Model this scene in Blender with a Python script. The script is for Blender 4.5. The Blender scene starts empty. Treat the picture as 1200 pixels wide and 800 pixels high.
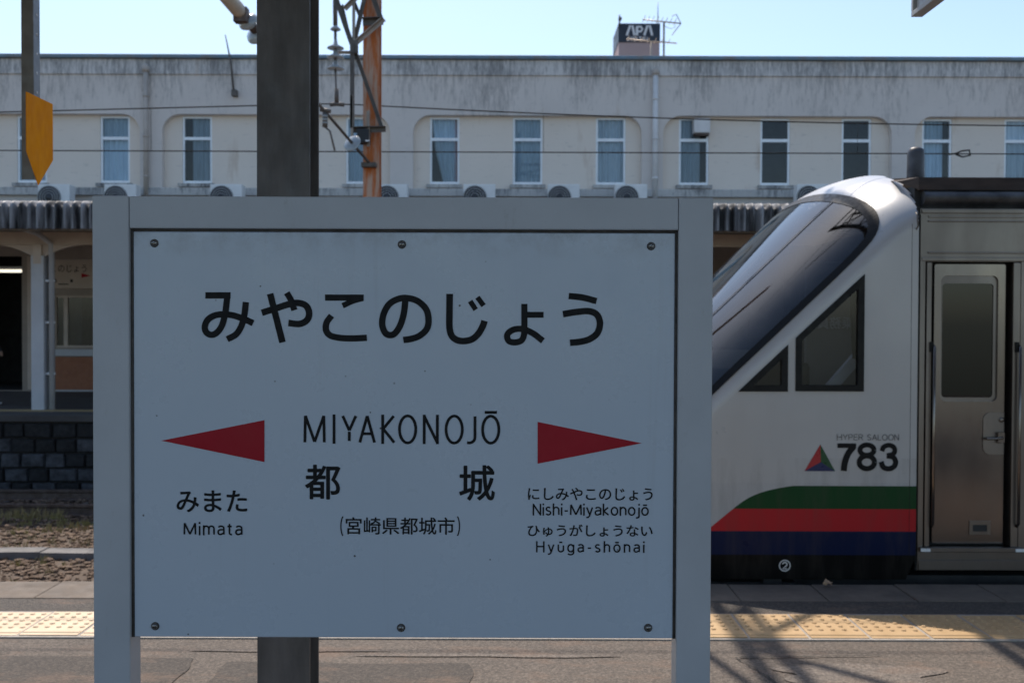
import bpy, bmesh, math, random
from mathutils import Vector, Matrix
from mathutils.geometry import tessellate_polygon
random.seed(7)
R = math.radians
SC = bpy.context.scene
COL = SC.collection

# ------------------------------------------------------------------ camera
F = 1167.0; EYE = 1.56
CAMROT = Matrix.Rotation(R(90 - 0.982), 3, 'X') @ Matrix.Rotation(R(0.20), 3, 'Z')
cam = bpy.data.cameras.new('camera'); cam.sensor_width = 36; cam.lens = 36 * F / 1200
cam.clip_start = 0.05; cam.clip_end = 2000
cam.dof.use_dof = True; cam.dof.focus_distance = 2.2; cam.dof.aperture_fstop = 7.1
camo = bpy.data.objects.new('camera', cam); COL.objects.link(camo)
camo.matrix_world = Matrix.Translation((0, 0, EYE)) @ CAMROT.to_4x4()
SC.camera = camo

# ------------------------------------------------------------------ sky, sun, exposure
SUNV = Vector((-0.15, 0.56, 1.0)).normalized()
SUN_EL = math.asin(SUNV.z); SUN_AZ = math.atan2(SUNV.x, SUNV.y)
w = bpy.data.worlds.new('World'); SC.world = w; w.use_nodes = True
wn = w.node_tree
sky = wn.nodes.new('ShaderNodeTexSky'); sky.sky_type = 'NISHITA'; sky.sun_disc = False
sky.sun_elevation = SUN_EL; sky.sun_rotation = SUN_AZ
sky.air_density = 1.0; sky.dust_density = 1.5; sky.ozone_density = 1.0; sky.altitude = 150
wb = wn.nodes.new('ShaderNodeMix'); wb.data_type = 'RGBA'; wb.blend_type = 'MULTIPLY'; wb.inputs[0].default_value = 1; wb.inputs[7].default_value = (.96, .995, 1.0, 1)   # white balance of the whole sky
wn.links.new(sky.outputs[0], wb.inputs[6]); wn.links.new(wb.outputs[2], wn.nodes['Background'].inputs[0])
wn.nodes['Background'].inputs[1].default_value = 0.14
sl = bpy.data.lights.new('sun', 'SUN'); sl.energy = 3.6; sl.angle = R(0.53); sl.color = (1, .90, .78)
so = bpy.data.objects.new('sun', sl); COL.objects.link(so)
so.rotation_euler = (-SUNV).to_track_quat('-Z', 'Y').to_euler(); so.location = (-5, 15, 30)
SC.view_settings.view_transform = 'Standard'; SC.view_settings.look = 'None'
SC.view_settings.gamma = 1; SC.view_settings.use_curve_mapping = False
SC.view_settings.exposure = 0.52
SC.cycles.max_bounces = 10; SC.cycles.transparent_max_bounces = 12
SC.cycles.sample_clamp_indirect = 6

# ------------------------------------------------------------------ helpers
def W2(px, py, d):
    v = CAMROT @ Vector(((px - 600) / F, (400 - py) / F, -1))
    v *= d / v.y
    return Vector((v.x, d, v.z + EYE))
def XW(px, d, py=400): return W2(px, py, d).x
def ZW(py, d, px=600): return W2(px, py, d).z

def thing(name, label, cat, loc=(0, 0, 0), group=None, kind=None):
    o = bpy.data.objects.new(name, None); COL.objects.link(o); o.location = loc
    o.empty_display_size = .1
    tag(o, label, cat, group, kind); return o
def tag(o, label=None, cat=None, group=None, kind=None):
    if label: o['label'] = label
    if cat: o['category'] = cat
    if group: o['group'] = group
    if kind: o['kind'] = kind
    return o
def wloc(o):
    v = Vector((0, 0, 0))
    while o is not None:
        v += o.location; o = o.parent
    return v
def inst(name, mesh, parent, loc, rot=None):
    o = bpy.data.objects.new(name, mesh); COL.objects.link(o)
    if parent: o.parent = parent
    o.location = Vector(loc) - (wloc(parent) if parent else Vector((0, 0, 0)))
    if rot: o.rotation_euler = rot
    return o
def copy_tree(o, parent=None):
    c = o.copy(); COL.objects.link(c); c.parent = parent
    for ch in o.children: copy_tree(ch, c)
    return c

class MB:
    def __init__(s): s.v = []; s.f = []; s.m = []; s.s = []; s.cur = 0; s.sm = False
    def add(s, vs, fs):
        n = len(s.v); s.v += [tuple(p) for p in vs]
        for f in fs:
            s.f.append(tuple(i + n for i in f)); s.m.append(s.cur); s.s.append(s.sm)
        return s
    def box(s, x0, x1, y0, y1, z0, z1):
        vs = [(x, y, z) for x in (x0, x1) for y in (y0, y1) for z in (z0, z1)]
        return s.add(vs, [(0, 1, 3, 2), (4, 6, 7, 5), (0, 4, 5, 1), (2, 3, 7, 6), (0, 2, 6, 4), (1, 5, 7, 3)])
    def beam(s, p, q, a, b=None, up=(0, 0, 1)):
        b = b or a; p = Vector(p); q = Vector(q); d = (q - p).normalized(); u = Vector(up)
        if abs(d.dot(u)) > .98: u = Vector((0, 1, 0))
        x = d.cross(u).normalized(); z = x.cross(d).normalized(); vs = []
        for c in (p, q):
            for i, j in ((-1, -1), (1, -1), (1, 1), (-1, 1)): vs.append(c + x * a / 2 * i + z * b / 2 * j)
        return s.add(vs, [(3, 2, 1, 0), (4, 5, 6, 7)] + [(i, (i + 1) % 4, 4 + (i + 1) % 4, 4 + i) for i in range(4)])
    def angle(s, p, q, a, t=.008, up=(0, 0, 1)):
        p = Vector(p); q = Vector(q); d = (q - p).normalized(); u = Vector(up)
        if abs(d.dot(u)) > .98: u = Vector((0, 1, 0))
        x = d.cross(u).normalized(); z = x.cross(d).normalized()
        s.beam(p + z * (a / 2), q + z * (a / 2), t, a, up); s.beam(p + x * (a / 2), q + x * (a / 2), a - t - .001, t, up); return s
    def tube(s, pts, r, n=8, cap=True):
        pts = [Vector(p) for p in pts]; m = len(pts)
        rs = r if isinstance(r, (list, tuple)) else [r] * m
        d0 = (pts[1] - pts[0]).normalized(); u = Vector((0, 0, 1)) if abs(d0.z) < .9 else Vector((0, 1, 0))
        x = d0.cross(u).normalized(); vs = []; fs = []
        for i, p in enumerate(pts):
            d = (pts[min(i + 1, m - 1)] - pts[max(i - 1, 0)]).normalized()
            x = (x - d * x.dot(d)).normalized(); z = d.cross(x)
            for k in range(n):
                a = 2 * math.pi * k / n; vs.append(p + (x * math.cos(a) + z * math.sin(a)) * rs[i])
        for i in range(m - 1):
            for k in range(n):
                k2 = (k + 1) % n; fs.append((i * n + k, i * n + k2, (i + 1) * n + k2, (i + 1) * n + k))
        if cap: fs.append(tuple(range(n))[::-1]); fs.append(tuple((m - 1) * n + k for k in range(n)))
        sm = s.sm; s.sm = True; s.add(vs, fs); s.sm = sm; return s
    def lathe(s, prof, o, axis, n=16):
        # prof [(r, h)], from o along axis
        o = Vector(o); ax = Vector(axis).normalized()
        u = Vector((0, 0, 1)) if abs(ax.z) < .9 else Vector((1, 0, 0))
        x = ax.cross(u).normalized(); y = ax.cross(x); vs = []; fs = []
        for r, h in prof:
            for k in range(n):
                a = 2 * math.pi * k / n; vs.append(o + ax * h + (x * math.cos(a) + y * math.sin(a)) * r)
        for i in range(len(prof) - 1):
            for k in range(n):
                k2 = (k + 1) % n; fs.append((i * n + k, i * n + k2, (i + 1) * n + k2, (i + 1) * n + k))
        fs.append(tuple(range(n))[::-1]); fs.append(tuple((len(prof) - 1) * n + k for k in range(n)))
        sm = s.sm; s.sm = True; s.add(vs, fs); s.sm = sm; return s
    def plate(s, outer, holes, y0, y1, back=True):
        # outline in (x, z), front at y0, back at y1, walls on all loops
        loops = [[Vector((a, b, 0)) for a, b in l] for l in [outer] + list(holes)]
        flat = [p for l in loops for p in l]
        tris = tessellate_polygon(loops)
        s.add([(p.x, y0, p.y) for p in flat], [tuple(t) for t in tris])
        if y1 is None: return s
        if back: s.add([(p.x, y1, p.y) for p in flat], [tuple(t)[::-1] for t in tris])
        for l in loops:
            n = len(l)
            s.add([(p.x, y0, p.y) for p in l] + [(p.x, y1, p.y) for p in l], [(i, (i + 1) % n, n + (i + 1) % n, n + i) for i in range(n)])
        return s
    def sweep(s, prof, x0, x1, cap=False):
        n = len(prof)
        s.add([(x0, a, b) for a, b in prof] + [(x1, a, b) for a, b in prof], [(i, i + 1, n + i + 1, n + i) for i in range(n - 1)])
        return s
    def ribbon(s, pts, wd, y, closed=False):
        # flat stroke in the x-z plane at depth y
        P = [Vector((a, b)) for a, b in pts]; n = len(P); vs = []
        for i in range(n):
            a = P[(i - 1) % n] if (closed or i > 0) else P[i]; b = P[(i + 1) % n] if (closed or i < n - 1) else P[i]
            d = (b - a).normalized(); nn = Vector((-d.y, d.x)) * (wd / 2)
            yy = y - i * 2e-6; vs += [(P[i].x + nn.x, yy, P[i].y + nn.y), (P[i].x - nn.x, yy, P[i].y - nn.y)]
        m = n if closed else n - 1
        return s.add(vs, [(2 * i, 2 * i + 1, 2 * ((i + 1) % n) + 1, 2 * ((i + 1) % n)) for i in range(m)])
    def mesh(s, name, mats, loc=(0, 0, 0), fixn=False):
        L = Vector(loc)
        me = bpy.data.meshes.new(name)
        me.from_pydata([(p[0] - L.x, p[1] - L.y, p[2] - L.z) for p in s.v], [], s.f)
        for m in (mats if isinstance(mats, (list, tuple)) else [mats]): me.materials.append(m)
        me.polygons.foreach_set('material_index', s.m); me.polygons.foreach_set('use_smooth', s.s)
        if fixn:
            bm = bmesh.new(); bm.from_mesh(me); bmesh.ops.recalc_face_normals(bm, faces=bm.faces); bm.to_mesh(me); bm.free()
        me.update(); return me
    def build(s, name, mats, parent=None, loc=None, bevel=0, seg=2, fixn=True):
        base = Vector(loc) if loc is not None else (wloc(parent) if parent else Vector((0, 0, 0)))
        me = s.mesh(name, mats, base, fixn)
        o = bpy.data.objects.new(name, me); COL.objects.link(o)
        if parent: o.parent = parent; o.location = base - wloc(parent)
        else: o.location = base
        if bevel:
            b = o.modifiers.new('bevel', 'BEVEL'); b.width = bevel; b.segments = seg; b.limit_method = 'ANGLE'; b.angle_limit = R(40)
        return o

def catmull(P, n=8, closed=False):
    P = [Vector(p) for p in P]; out = []; N = len(P)
    rng = range(N if closed else N - 1)
    for i in rng:
        if closed: p0, p1, p2, p3 = P[(i - 1) % N], P[i], P[(i + 1) % N], P[(i + 2) % N]
        else:
            p1, p2 = P[i], P[i + 1]; p0 = P[i - 1] if i > 0 else p1 * 2 - p2; p3 = P[i + 2] if i + 2 < N else p2 * 2 - p1
        for k in range(n):
            t = k / n
            out.append(.5 * ((2 * p1) + (p2 - p0) * t + (2 * p0 - 5 * p1 + 4 * p2 - p3) * t * t + (3 * p1 - p0 - 3 * p2 + p3) * t ** 3))
    if not closed: out.append(P[-1])
    return out
def rrect(x0, x1, z0, z1, r, n=5, corners=(1, 1, 1, 1)):
    # corners: bottom-left, bottom-right, top-right, top-left
    out = []
    for (cx, cz, a0), on in zip(((x0 + r, z0 + r, 180), (x1 - r, z0 + r, 270), (x1 - r, z1 - r, 0), (x0 + r, z1 - r, 90)), corners):
        if on:
            for k in range(n + 1):
                a = R(a0 + 90 * k / n); out.append((cx + r * math.cos(a), cz + r * math.sin(a)))
        else: out.append((x0 if cx < (x0 + x1) / 2 else x1, z0 if cz < (z0 + z1) / 2 else z1))
    return out
def inset(poly, d):
    n = len(poly); P = [Vector(p) for p in poly]; out = []
    ar = sum(P[i].x * P[(i + 1) % n].y - P[(i + 1) % n].x * P[i].y for i in range(n)); sg = 1 if ar > 0 else -1
    for i in range(n):
        e1 = (P[i] - P[i - 1]).normalized(); e2 = (P[(i + 1) % n] - P[i]).normalized()
        n1 = Vector((-e1.y, e1.x)) * sg; n2 = Vector((-e2.y, e2.x)) * sg
        b = n1 + n2; k = d / max(.25, (1 + n1.dot(n2))); out.append(tuple(P[i] + b * k))
    return out

# ------------------------------------------------------------------ materials
def newmat(name):
    m = bpy.data.materials.new(name); m.use_nodes = True; nt = m.node_tree; return m, nt, nt.nodes['Principled BSDF']
def N(nt, t, **kw):
    n = nt.nodes.new(t)
    for k, v in kw.items():
        if k.startswith('i_'): n.inputs[k[2:].replace('_', ' ')].default_value = v
        else: setattr(n, k, v)
    return n
def ramp(nt, fac, stops):
    r = nt.nodes.new('ShaderNodeValToRGB'); e = r.color_ramp.elements
    while len(e) < len(stops): e.new(.5)
    for i, (p, c) in enumerate(stops):
        e[i].position = p; e[i].color = (c if isinstance(c, tuple) else (c, c, c)) + ((1,) if not isinstance(c, tuple) or len(c) == 3 else ())
    nt.links.new(fac, r.inputs[0]); return r.outputs[0]
def noise(nt, vec, scale, detail=6, rough=.6, stretch=None):
    if stretch:
        mp = nt.nodes.new('ShaderNodeMapping'); mp.inputs['Scale'].default_value = stretch; nt.links.new(vec, mp.inputs[0]); vec = mp.outputs[0]
    n = N(nt, 'ShaderNodeTexNoise', i_Scale=scale, i_Detail=detail, i_Roughness=rough); nt.links.new(vec, n.inputs['Vector']); return n.outputs[0]
def mix(nt, fac, a, b, mode='MIX'):
    n = N(nt, 'ShaderNodeMix', data_type='RGBA', blend_type=mode)
    for inp, val in ((n.inputs[0], fac), (n.inputs[6], a), (n.inputs[7], b)):
        if hasattr(val, 'links') or hasattr(val, 'is_linked'): nt.links.new(val, inp)
        elif isinstance(val, tuple): inp.default_value = val + (1,) if len(val) == 3 else val
        else: inp.default_value = val
    return n.outputs[2]
def coords(nt): return N(nt, 'ShaderNodeNewGeometry').outputs['Position']
def bump(nt, b, h, strength, dist=.01):
    n = N(nt, 'ShaderNodeBump', i_Strength=strength, i_Distance=dist); nt.links.new(h, n.inputs['Height']); nt.links.new(n.outputs[0], b.inputs['Normal'])
def math_(nt, op, a, b=None, clamp=False):
    n = N(nt, 'ShaderNodeMath', operation=op, use_clamp=clamp)
    for i, val in enumerate((a, b)):
        if val is None: continue
        if hasattr(val, 'is_linked'): nt.links.new(val, n.inputs[i])
        else: n.inputs[i].default_value = val
    return n.outputs[0]

def pm(name, c1, c2=None, scale=6, rough=.6, metal=0, bmp=0, bscale=40, coat=0, lo=.35, hi=.65, stretch=None, rvar=.15, spec=.5):
    m, nt, b = newmat(name); P = coords(nt)
    c2 = c2 or tuple(x * .8 for x in c1)
    n = noise(nt, P, scale, 8, .62, stretch)
    nt.links.new(ramp(nt, n, [(lo, c1), (hi, c2)]), b.inputs['Base Color'])
    rr = noise(nt, P, scale * 2.3, 5)
    nt.links.new(ramp(nt, rr, [(.3, max(0.02, rough - rvar)), (.7, min(1, rough + rvar))]), b.inputs['Roughness'])
    b.inputs['Metallic'].default_value = metal; b.inputs['Coat Weight'].default_value = coat
    b.inputs['Specular IOR Level'].default_value = spec
    if bmp: bump(nt, b, noise(nt, P, bscale, 6), bmp)
    return m
def glassmat(name, tint, rough=.02, refl=1.0):
    m, nt, b = newmat(name); nt.nodes.remove(b)
    out = nt.nodes['Material Output']
    tr = N(nt, 'ShaderNodeBsdfTransparent'); tr.inputs[0].default_value = tint + (1,)
    gl = N(nt, 'ShaderNodeBsdfGlossy'); gl.inputs['Roughness'].default_value = rough; gl.inputs[0].default_value = (refl, refl, refl, 1)
    fr = N(nt, 'ShaderNodeFresnel', i_IOR=1.60 if 'shield' in name else 1.52)
    mx = N(nt, 'ShaderNodeMixShader'); nt.links.new(fr.outputs[0], mx.inputs[0]); nt.links.new(tr.outputs[0], mx.inputs[1]); nt.links.new(gl.outputs[0], mx.inputs[2])
    nt.links.new(mx.outputs[0], out.inputs[0]); return m
def emit(name, c, s):
    m, nt, b = newmat(name); b.inputs['Emission Color'].default_value = c + (1,); b.inputs['Emission Strength'].default_value = s; b.inputs['Base Color'].default_value = c + (1,); return m

M = {}
# sign enamel: white, glossy, small specks of dirt
def m_panel():
    m, nt, b = newmat('sign_enamel'); P = coords(nt)
    base = ramp(nt, noise(nt, P, 2.5, 4), [(.3, (.515, .57, .635)), (.7, (.485, .54, .605))])
    v = N(nt, 'ShaderNodeTexVoronoi', i_Scale=26.0); nt.links.new(P, v.inputs['Vector'])
    gate = ramp(nt, noise(nt, P, 9, 3), [(.57, 0.0), (.60, 1.0)])
    spk = math_(nt, 'MULTIPLY', ramp(nt, v.outputs['Distance'], [(.045, 1.0), (.075, 0.0)]), gate)
    fine = ramp(nt, noise(nt, P, 420, 2), [(.70, 0.0), (.76, .22)])
    c = mix(nt, fine, base, (.22, .23, .24)); c = mix(nt, spk, c, (.07, .07, .07))
    sep = N(nt, 'ShaderNodeSeparateXYZ'); nt.links.new(P, sep.inputs[0])
    mr = N(nt, 'ShaderNodeMapRange'); mr.inputs[1].default_value = 1.70; mr.inputs[2].default_value = 1.775; nt.links.new(sep.outputs[2], mr.inputs[0])
    gr_ = math_(nt, 'MULTIPLY', mr.outputs[0], ramp(nt, noise(nt, P, 16, 9, .75), [(.42, 0.0), (.75, .75)]))
    c = mix(nt, gr_, c, (.20, .175, .16))
    run = math_(nt, 'MULTIPLY', ramp(nt, noise(nt, P, 1.0, 6, .65, (38, 1, 1.1)), [(.60, 0.0), (.80, .16)]), 1.0)
    c = mix(nt, run, c, (.27, .25, .235))
    nt.links.new(c, b.inputs['Base Color'])
    nt.links.new(ramp(nt, noise(nt, P, 5, 8, .7), [(.3, .20), (.7, .40)]), b.inputs['Roughness'])
    bump(nt, b, noise(nt, P, 3.5, 2), .05, .02)
    return m
M['panel'] = m_panel()
def m_frame():
    m, nt, b = newmat('sign_frame_paint'); P = coords(nt)
    base = ramp(nt, noise(nt, P, 5, 6), [(.35, (.475, .485, .505)), (.65, (.43, .44, .46))])
    dirt = ramp(nt, noise(nt, P, 30, 8, .7, (1, 1, .4)), [(.62, 0.0), (.76, .5)])
    fine = ramp(nt, noise(nt, P, 300, 2), [(.68, 0.0), (.76, .4)])
    c = mix(nt, dirt, base, (.28, .25, .23)); c = mix(nt, fine, c, (.2, .19, .18))
    nt.links.new(c, b.inputs['Base Color']); b.inputs['Roughness'].default_value = .42
    bump(nt, b, noise(nt, P, 160, 3), .08, .002); return m
M['frame'] = m_frame()
M['ink'] = pm('black_print', (.008, .008, .009), (.011, .011, .011), 20, .6, spec=.2)
M['red_ink'] = pm('red_print', (.40, .010, .022), (.36, .009, .018), 8, .55, spec=.25)
M['screw'] = pm('screw_steel', (.30, .29, .28), (.2, .19, .18), 120, .3, .9)
M['gapdirt'] = pm('sealant', (.10, .085, .075), (.05, .045, .04), 40, .8)
M['column'] = pm('dark_steel_paint', (.15, .136, .131), (.085, .078, .076), 5, .55, 0, .25, 60, lo=.36, hi=.66, stretch=(2.5, 1, .5), rvar=.2)
M['canopy'] = pm('canopy_steel', (.35, .34, .32), (.28, .27, .26), 3, .7)
M['orange'] = pm('orange_plate', (1.0, .37, .006), (.90, .29, .005), 9, .7, stretch=(1, 3, 1), spec=.1)
M['post'] = pm('galvanised_post', (.22, .20, .18), (.16, .145, .13), 10, .5, .3)
M['postside'] = pm('galvanised_side', (.30, .31, .33), (.24, .25, .27), 10, .5, .3)
def m_asphalt(name, c1, c2, stone):
    m, nt, b = newmat(name); P = coords(nt)
    base = ramp(nt, noise(nt, P, 1.1, 8, .65), [(.3, c1), (.7, c2)])
    v = N(nt, 'ShaderNodeTexVoronoi', i_Scale=110.0); nt.links.new(P, v.inputs['Vector'])
    st = ramp(nt, v.outputs['Color'], [(.3, 0.0), (.85, stone)])
    c = mix(nt, st, base, (.34, .285, .24))
    c = mix(nt, ramp(nt, noise(nt, P, 55, 5), [(.35, .55), (.6, 0.0)]), c, (.03, .028, .027))
    c = mix(nt, ramp(nt, noise(nt, P, 2.6, 6, .7, (1, 2, 1)), [(.52, 0.0), (.68, .55)]), c, (.19, .125, .09))
    nt.links.new(c, b.inputs['Base Color']); b.inputs['Roughness'].default_value = .88
    bump(nt, b, v.outputs['Distance'], .6, .006); return m
M['asphalt'] = m_asphalt('asphalt_platform', (.085, .070, .059), (.125, .102, .085), .30)
M['asphalt_dark'] = m_asphalt('asphalt_strip', (.05, .044, .039), (.068, .058, .051), .2)
M['asphalt_patch'] = m_asphalt('asphalt_patch', (.052, .044, .038), (.075, .062, .053), .15)
M['cement_smear'] = m_asphalt('cement_smear', (.17, .145, .125), (.12, .10, .088), .4)
M['crack'] = pm('asphalt_crack', (.03, .027, .025), (.05, .045, .04), 30, .95)
M['slab'] = pm('edge_concrete', (.185, .15, .12), (.105, .088, .074), 5, .85, 0, .3, 120, lo=.3, hi=.72)
M['tile_pale'] = pm('tactile_pale', (.60, .46, .32), (.66, .53, .38), 7, .65, 0, .1, 200)
M['tile_gold'] = pm('tactile_gold', (.43, .285, .145), (.49, .335, .18), 7, .6, 0, .1, 200)
M['tile_gold2'] = pm('tactile_gold_worn', (.40, .26, .125), (.47, .32, .17), 5, .65, 0, .1, 200)
M['mortar'] = pm('mortar', (.37, .34, .31), (.28, .255, .23), 30, .9)
M['blackstone'] = pm('stone_block', (.013, .013, .0135), (.008, .008, .0085), 7, .85, 0, .6, 30, lo=.35, hi=.6)
M['blackstone2'] = pm('stone_block_pale', (.07, .073, .08), (.014, .014, .015), 8, .85, 0, .6, 30, lo=.35, hi=.68)
M['darkbase'] = pm('sooty_concrete', (.02, .019, .018), (.014, .014, .014), 6, .9)
M['earth'] = pm('earth', (.12, .085, .06), (.075, .054, .04), 4, .95, 0, .8, 25)
M['stone'] = pm('ballast_stone', (.17, .11, .072), (.08, .052, .034), 14, .9, lo=.3, hi=.7)
M['grass'] = pm('dry_grass', (.27, .24, .07), (.32, .24, .11), 3, .8, lo=.4, hi=.6)
M['trough'] = pm('trough_concrete', (.20, .19, .183), (.14, .134, .13), 5, .85, 0, .3, 60)
M['rail'] = pm('rail_steel', (.16, .12, .10), (.09, .06, .045), 10, .6, .5)
M['sleeper'] = pm('sleeper', (.12, .10, .085), (.08, .065, .055), 8, .9)
def m_facade(name, c1, c2, ztop, zbot, amt):
    m, nt, b = newmat(name); P = coords(nt)
    base = ramp(nt, noise(nt, P, .9, 8, .6), [(.3, c1), (.7, c2)])
    sep = N(nt, 'ShaderNodeSeparateXYZ'); nt.links.new(P, sep.inputs[0])
    mr = N(nt, 'ShaderNodeMapRange'); mr.inputs[1].default_value = zbot; mr.inputs[2].default_value = ztop; nt.links.new(sep.outputs[2], mr.inputs[0])
    s1 = noise(nt, P, 1.0, 12, .84, (13, 1, 2.2))
    s2 = noise(nt, P, 1.0, 5, .6, (.9, 1, .3))
    g = math_(nt, 'MULTIPLY', mr.outputs[0], .26)
    tot = math_(nt, 'ADD', s1, g); tot = math_(nt, 'ADD', tot, math_(nt, 'MULTIPLY', math_(nt, 'SUBTRACT', s2, .5), .55))
    st = ramp(nt, tot, [(.68, 0.0), (.84, amt)])
    c = mix(nt, st, base, (.085, .088, .092))
    hor = noise(nt, P, 1.0, 7, .7, (4, 1, 16))
    c = mix(nt, ramp(nt, hor, [(.58, 0.0), (.7, .22)]), c, (.12, .12, .125))
    rust = noise(nt, P, 1.0, 6, .6, (2.2, 1, .5))
    c = mix(nt, ramp(nt, rust, [(.62, 0.0), (.78, .55)]), c, (.40, .25, .14))
    nt.links.new(c, b.inputs['Base Color']); b.inputs['Roughness'].default_value = .9
    bump(nt, b, noise(nt, P, 35, 6), .35, .01); return m
M['facade'] = m_facade('facade_plaster', (.73, .665, .61), (.66, .60, .55), 6.75, 4.6, .52)
M['parapet'] = m_facade('parapet_plaster', (.72, .69, .66), (.64, .61, .585), 6.6, 5.0, .68)
M['bay'] = m_facade('bay_plaster', (.82, .73, .635), (.78, .69, .595), 12, 6.5, .3)
M['ledge'] = m_facade('ledge_plaster', (.60, .575, .54), (.52, .50, .47), 4.4, 3.6, .9)
M['cap'] = pm('cap_flashing', (.16, .24, .30), (.22, .19, .16), 3, .5, .3, lo=.45, hi=.7)
M['alu'] = pm('aluminium_frame', (.86, .89, .92), (.80, .83, .86), 5, .4, .2)
M['curtain'] = pm('curtain', (.52, .63, .70), (.38, .48, .55), 4, .9, stretch=(6, 1, .4))
M['curtain_grey'] = pm('curtain_grey', (.42, .50, .55), (.31, .38, .43), 4, .9, stretch=(6, 1, .4))
M['curtain_white'] = pm('curtain_white', (.62, .70, .75), (.48, .56, .62), 4, .9, stretch=(6, 1, .4))
M['winglass'] = glassmat('window_glass', (.84, .91, .96), .03)
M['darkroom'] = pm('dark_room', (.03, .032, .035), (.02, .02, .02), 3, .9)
M['pipe'] = pm('pipe_paint', (.76, .74, .72), (.66, .64, .62), 4, .6)
M['pipebeige'] = pm('pipe_beige', (.52, .46, .40), (.44, .38, .33), 4, .7)
M['ac'] = pm('ac_casing', (.84, .84, .82), (.76, .76, .74), 6, .6)
M['acgrille'] = pm('ac_grille', (.06, .062, .066), (.035, .035, .038), 10, .5)
M['hotel'] = pm('hotel_wall', (.50, .38, .37), (.45, .34, .33), .2, .8)
M['navy'] = pm('navy_panel', (.018, .027, .045), (.022, .03, .05), .5, .5)
M['white'] = pm('white_letters', (.80, .81, .83), (.75, .76, .78), 3, .5)
M['antenna'] = pm('antenna_metal', (.30, .28, .25), (.2, .18, .16), 8, .5, .6)
M['corr'] = pm('corrugated_sheet', (.30, .30, .31), (.02, .02, .021), 2.2, .6, .1, stretch=(5, 1, .35), lo=.42, hi=.58)  # vertical dirt streaks near the rib pitch; they also paint in the ribs' shade
M['roofsheet'] = pm('roof_sheet', (.25, .22, .19), (.16, .14, .12), 2, .7, .2)
M['cream'] = pm('cream_steel', (.56, .47, .39), (.48, .40, .33), 3, .6)
M['palecol'] = pm('pale_column', (.52, .54, .56), (.46, .47, .49), 2.5, .6)
M['stwall'] = pm('station_wall', (.36, .30, .25), (.30, .255, .215), 3, .85)
M['brick'] = pm('terracotta_panel', (.36, .155, .085), (.30, .125, .07), 8, .85)
M['floor2'] = pm('far_platform', (.075, .07, .066), (.055, .05, .048), 2, .9)
M['tile_far'] = pm('tactile_far', (.45, .33, .17), (.38, .27, .13), 5, .8)
M['rust'] = pm('rusty_steel', (.50, .14, .035), (.52, .36, .27), 4, .85, 0, .3, 60, stretch=(4, 4, .5), lo=.44, hi=.60)
M['greysteel'] = pm('weathered_steel', (.16, .14, .125), (.10, .09, .08), 8, .6, .3)
M['palesteel'] = pm('galvanised_member', (.42, .36, .31), (.30, .25, .21), 8, .5, .4)
M['porcelain'] = pm('porcelain', (.34, .37, .38), (.27, .30, .31), 10, .15, 0, coat=.5)
M['beigetube'] = pm('beige_insulator', (.55, .47, .38), (.45, .38, .31), 10, .35)
M['wire'] = pm('wire', (.02, .018, .016), (.03, .025, .02), 20, .8, 0, spec=.1)
M['blackbox'] = pm('black_box', (.01, .012, .016), (.015, .015, .018), 20, .5)
M['steel'] = None
def m_train():
    m, nt, b = newmat('train_paint'); P = coords(nt)
    sep = N(nt, 'ShaderNodeSeparateXYZ'); nt.links.new(P, sep.inputs[0]); X, Z = sep.outputs[0], sep.outputs[2]
    base = ramp(nt, noise(nt, P, 1.7, 6), [(.3, (.50, .498, .50)), (.7, (.46, .46, .465))])
    base = mix(nt, ramp(nt, noise(nt, P, 1.0, 3, .5, (5, 5, .7)), [(.45, 0.0), (.8, .16)]), base, (.30, .27, .25))
    t = math_(nt, 'DIVIDE', math_(nt, 'SUBTRACT', Z, .31), .275, True)
    xc = math_(nt, 'ADD', math_(nt, 'ADD', 1.2, math_(nt, 'MULTIPLY', t, .33)), math_(nt, 'MULTIPLY', math_(nt, 'POWER', t, 8.0), .22))
    inside = math_(nt, 'GREATER_THAN', X, xc)
    def below(z): return math_(nt, 'LESS_THAN', Z, z)
    c = mix(nt, math_(nt, 'MULTIPLY', below(.581), inside), base, (.011, .062, .02))
    c = mix(nt, math_(nt, 'MULTIPLY', below(.440), inside), c, (.47, .022, .028))
    c = mix(nt, below(.303), c, (.004, .011, .05))
    c = mix(nt, below(.158), c, (.003, .003, .0035))
    dust = math_(nt, 'MULTIPLY', below(.75), ramp(nt, noise(nt, P, 1.0, 8, .7, (9, 9, 1.6)), [(.45, 0.0), (.78, .34)]))
    c = mix(nt, dust, c, (.085, .07, .058))
    nt.links.new(c, b.inputs['Base Color']); nt.links.new(ramp(nt, mix(nt, below(.60), (1.0, 1.0, 1.0), (.0, .0, .0)), [(0, .0), (1, .12)]), b.inputs['Metallic'])
    nt.links.new(ramp(nt, noise(nt, P, 3, 5), [(.3, .27), (.7, .38)]), b.inputs['Roughness'])
    b.inputs['Coat Weight'].default_value = .0
    nt.links.new(ramp(nt, mix(nt, below(.60), (1.0, 1.0, 1.0), (.0, .0, .0)), [(0, .16), (1, .6)]), b.inputs['Specular IOR Level'])
    return m
M['train'] = m_train()
def m_steel(name, c1, c2, rough):
    m, nt, b = newmat(name); P = coords(nt)
    n = noise(nt, P, 3.0, 7, .6, (1, 1, .35))
    c = ramp(nt, n, [(.3, c1), (.7, c2)])
    c = mix(nt, ramp(nt, noise(nt, P, 12, 7, .7, (1, 1, .25)), [(.56, 0.0), (.75, .35)]), c, (.15, .11, .085))
    nt.links.new(c, b.inputs['Base Color']); b.inputs['Metallic'].default_value = .95
    nt.links.new(ramp(nt, noise(nt, P, 3, 4, .5, (1, 1, .5)), [(.3, rough - .05), (.7, rough + .08)]), b.inputs['Roughness'])
    return m
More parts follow.
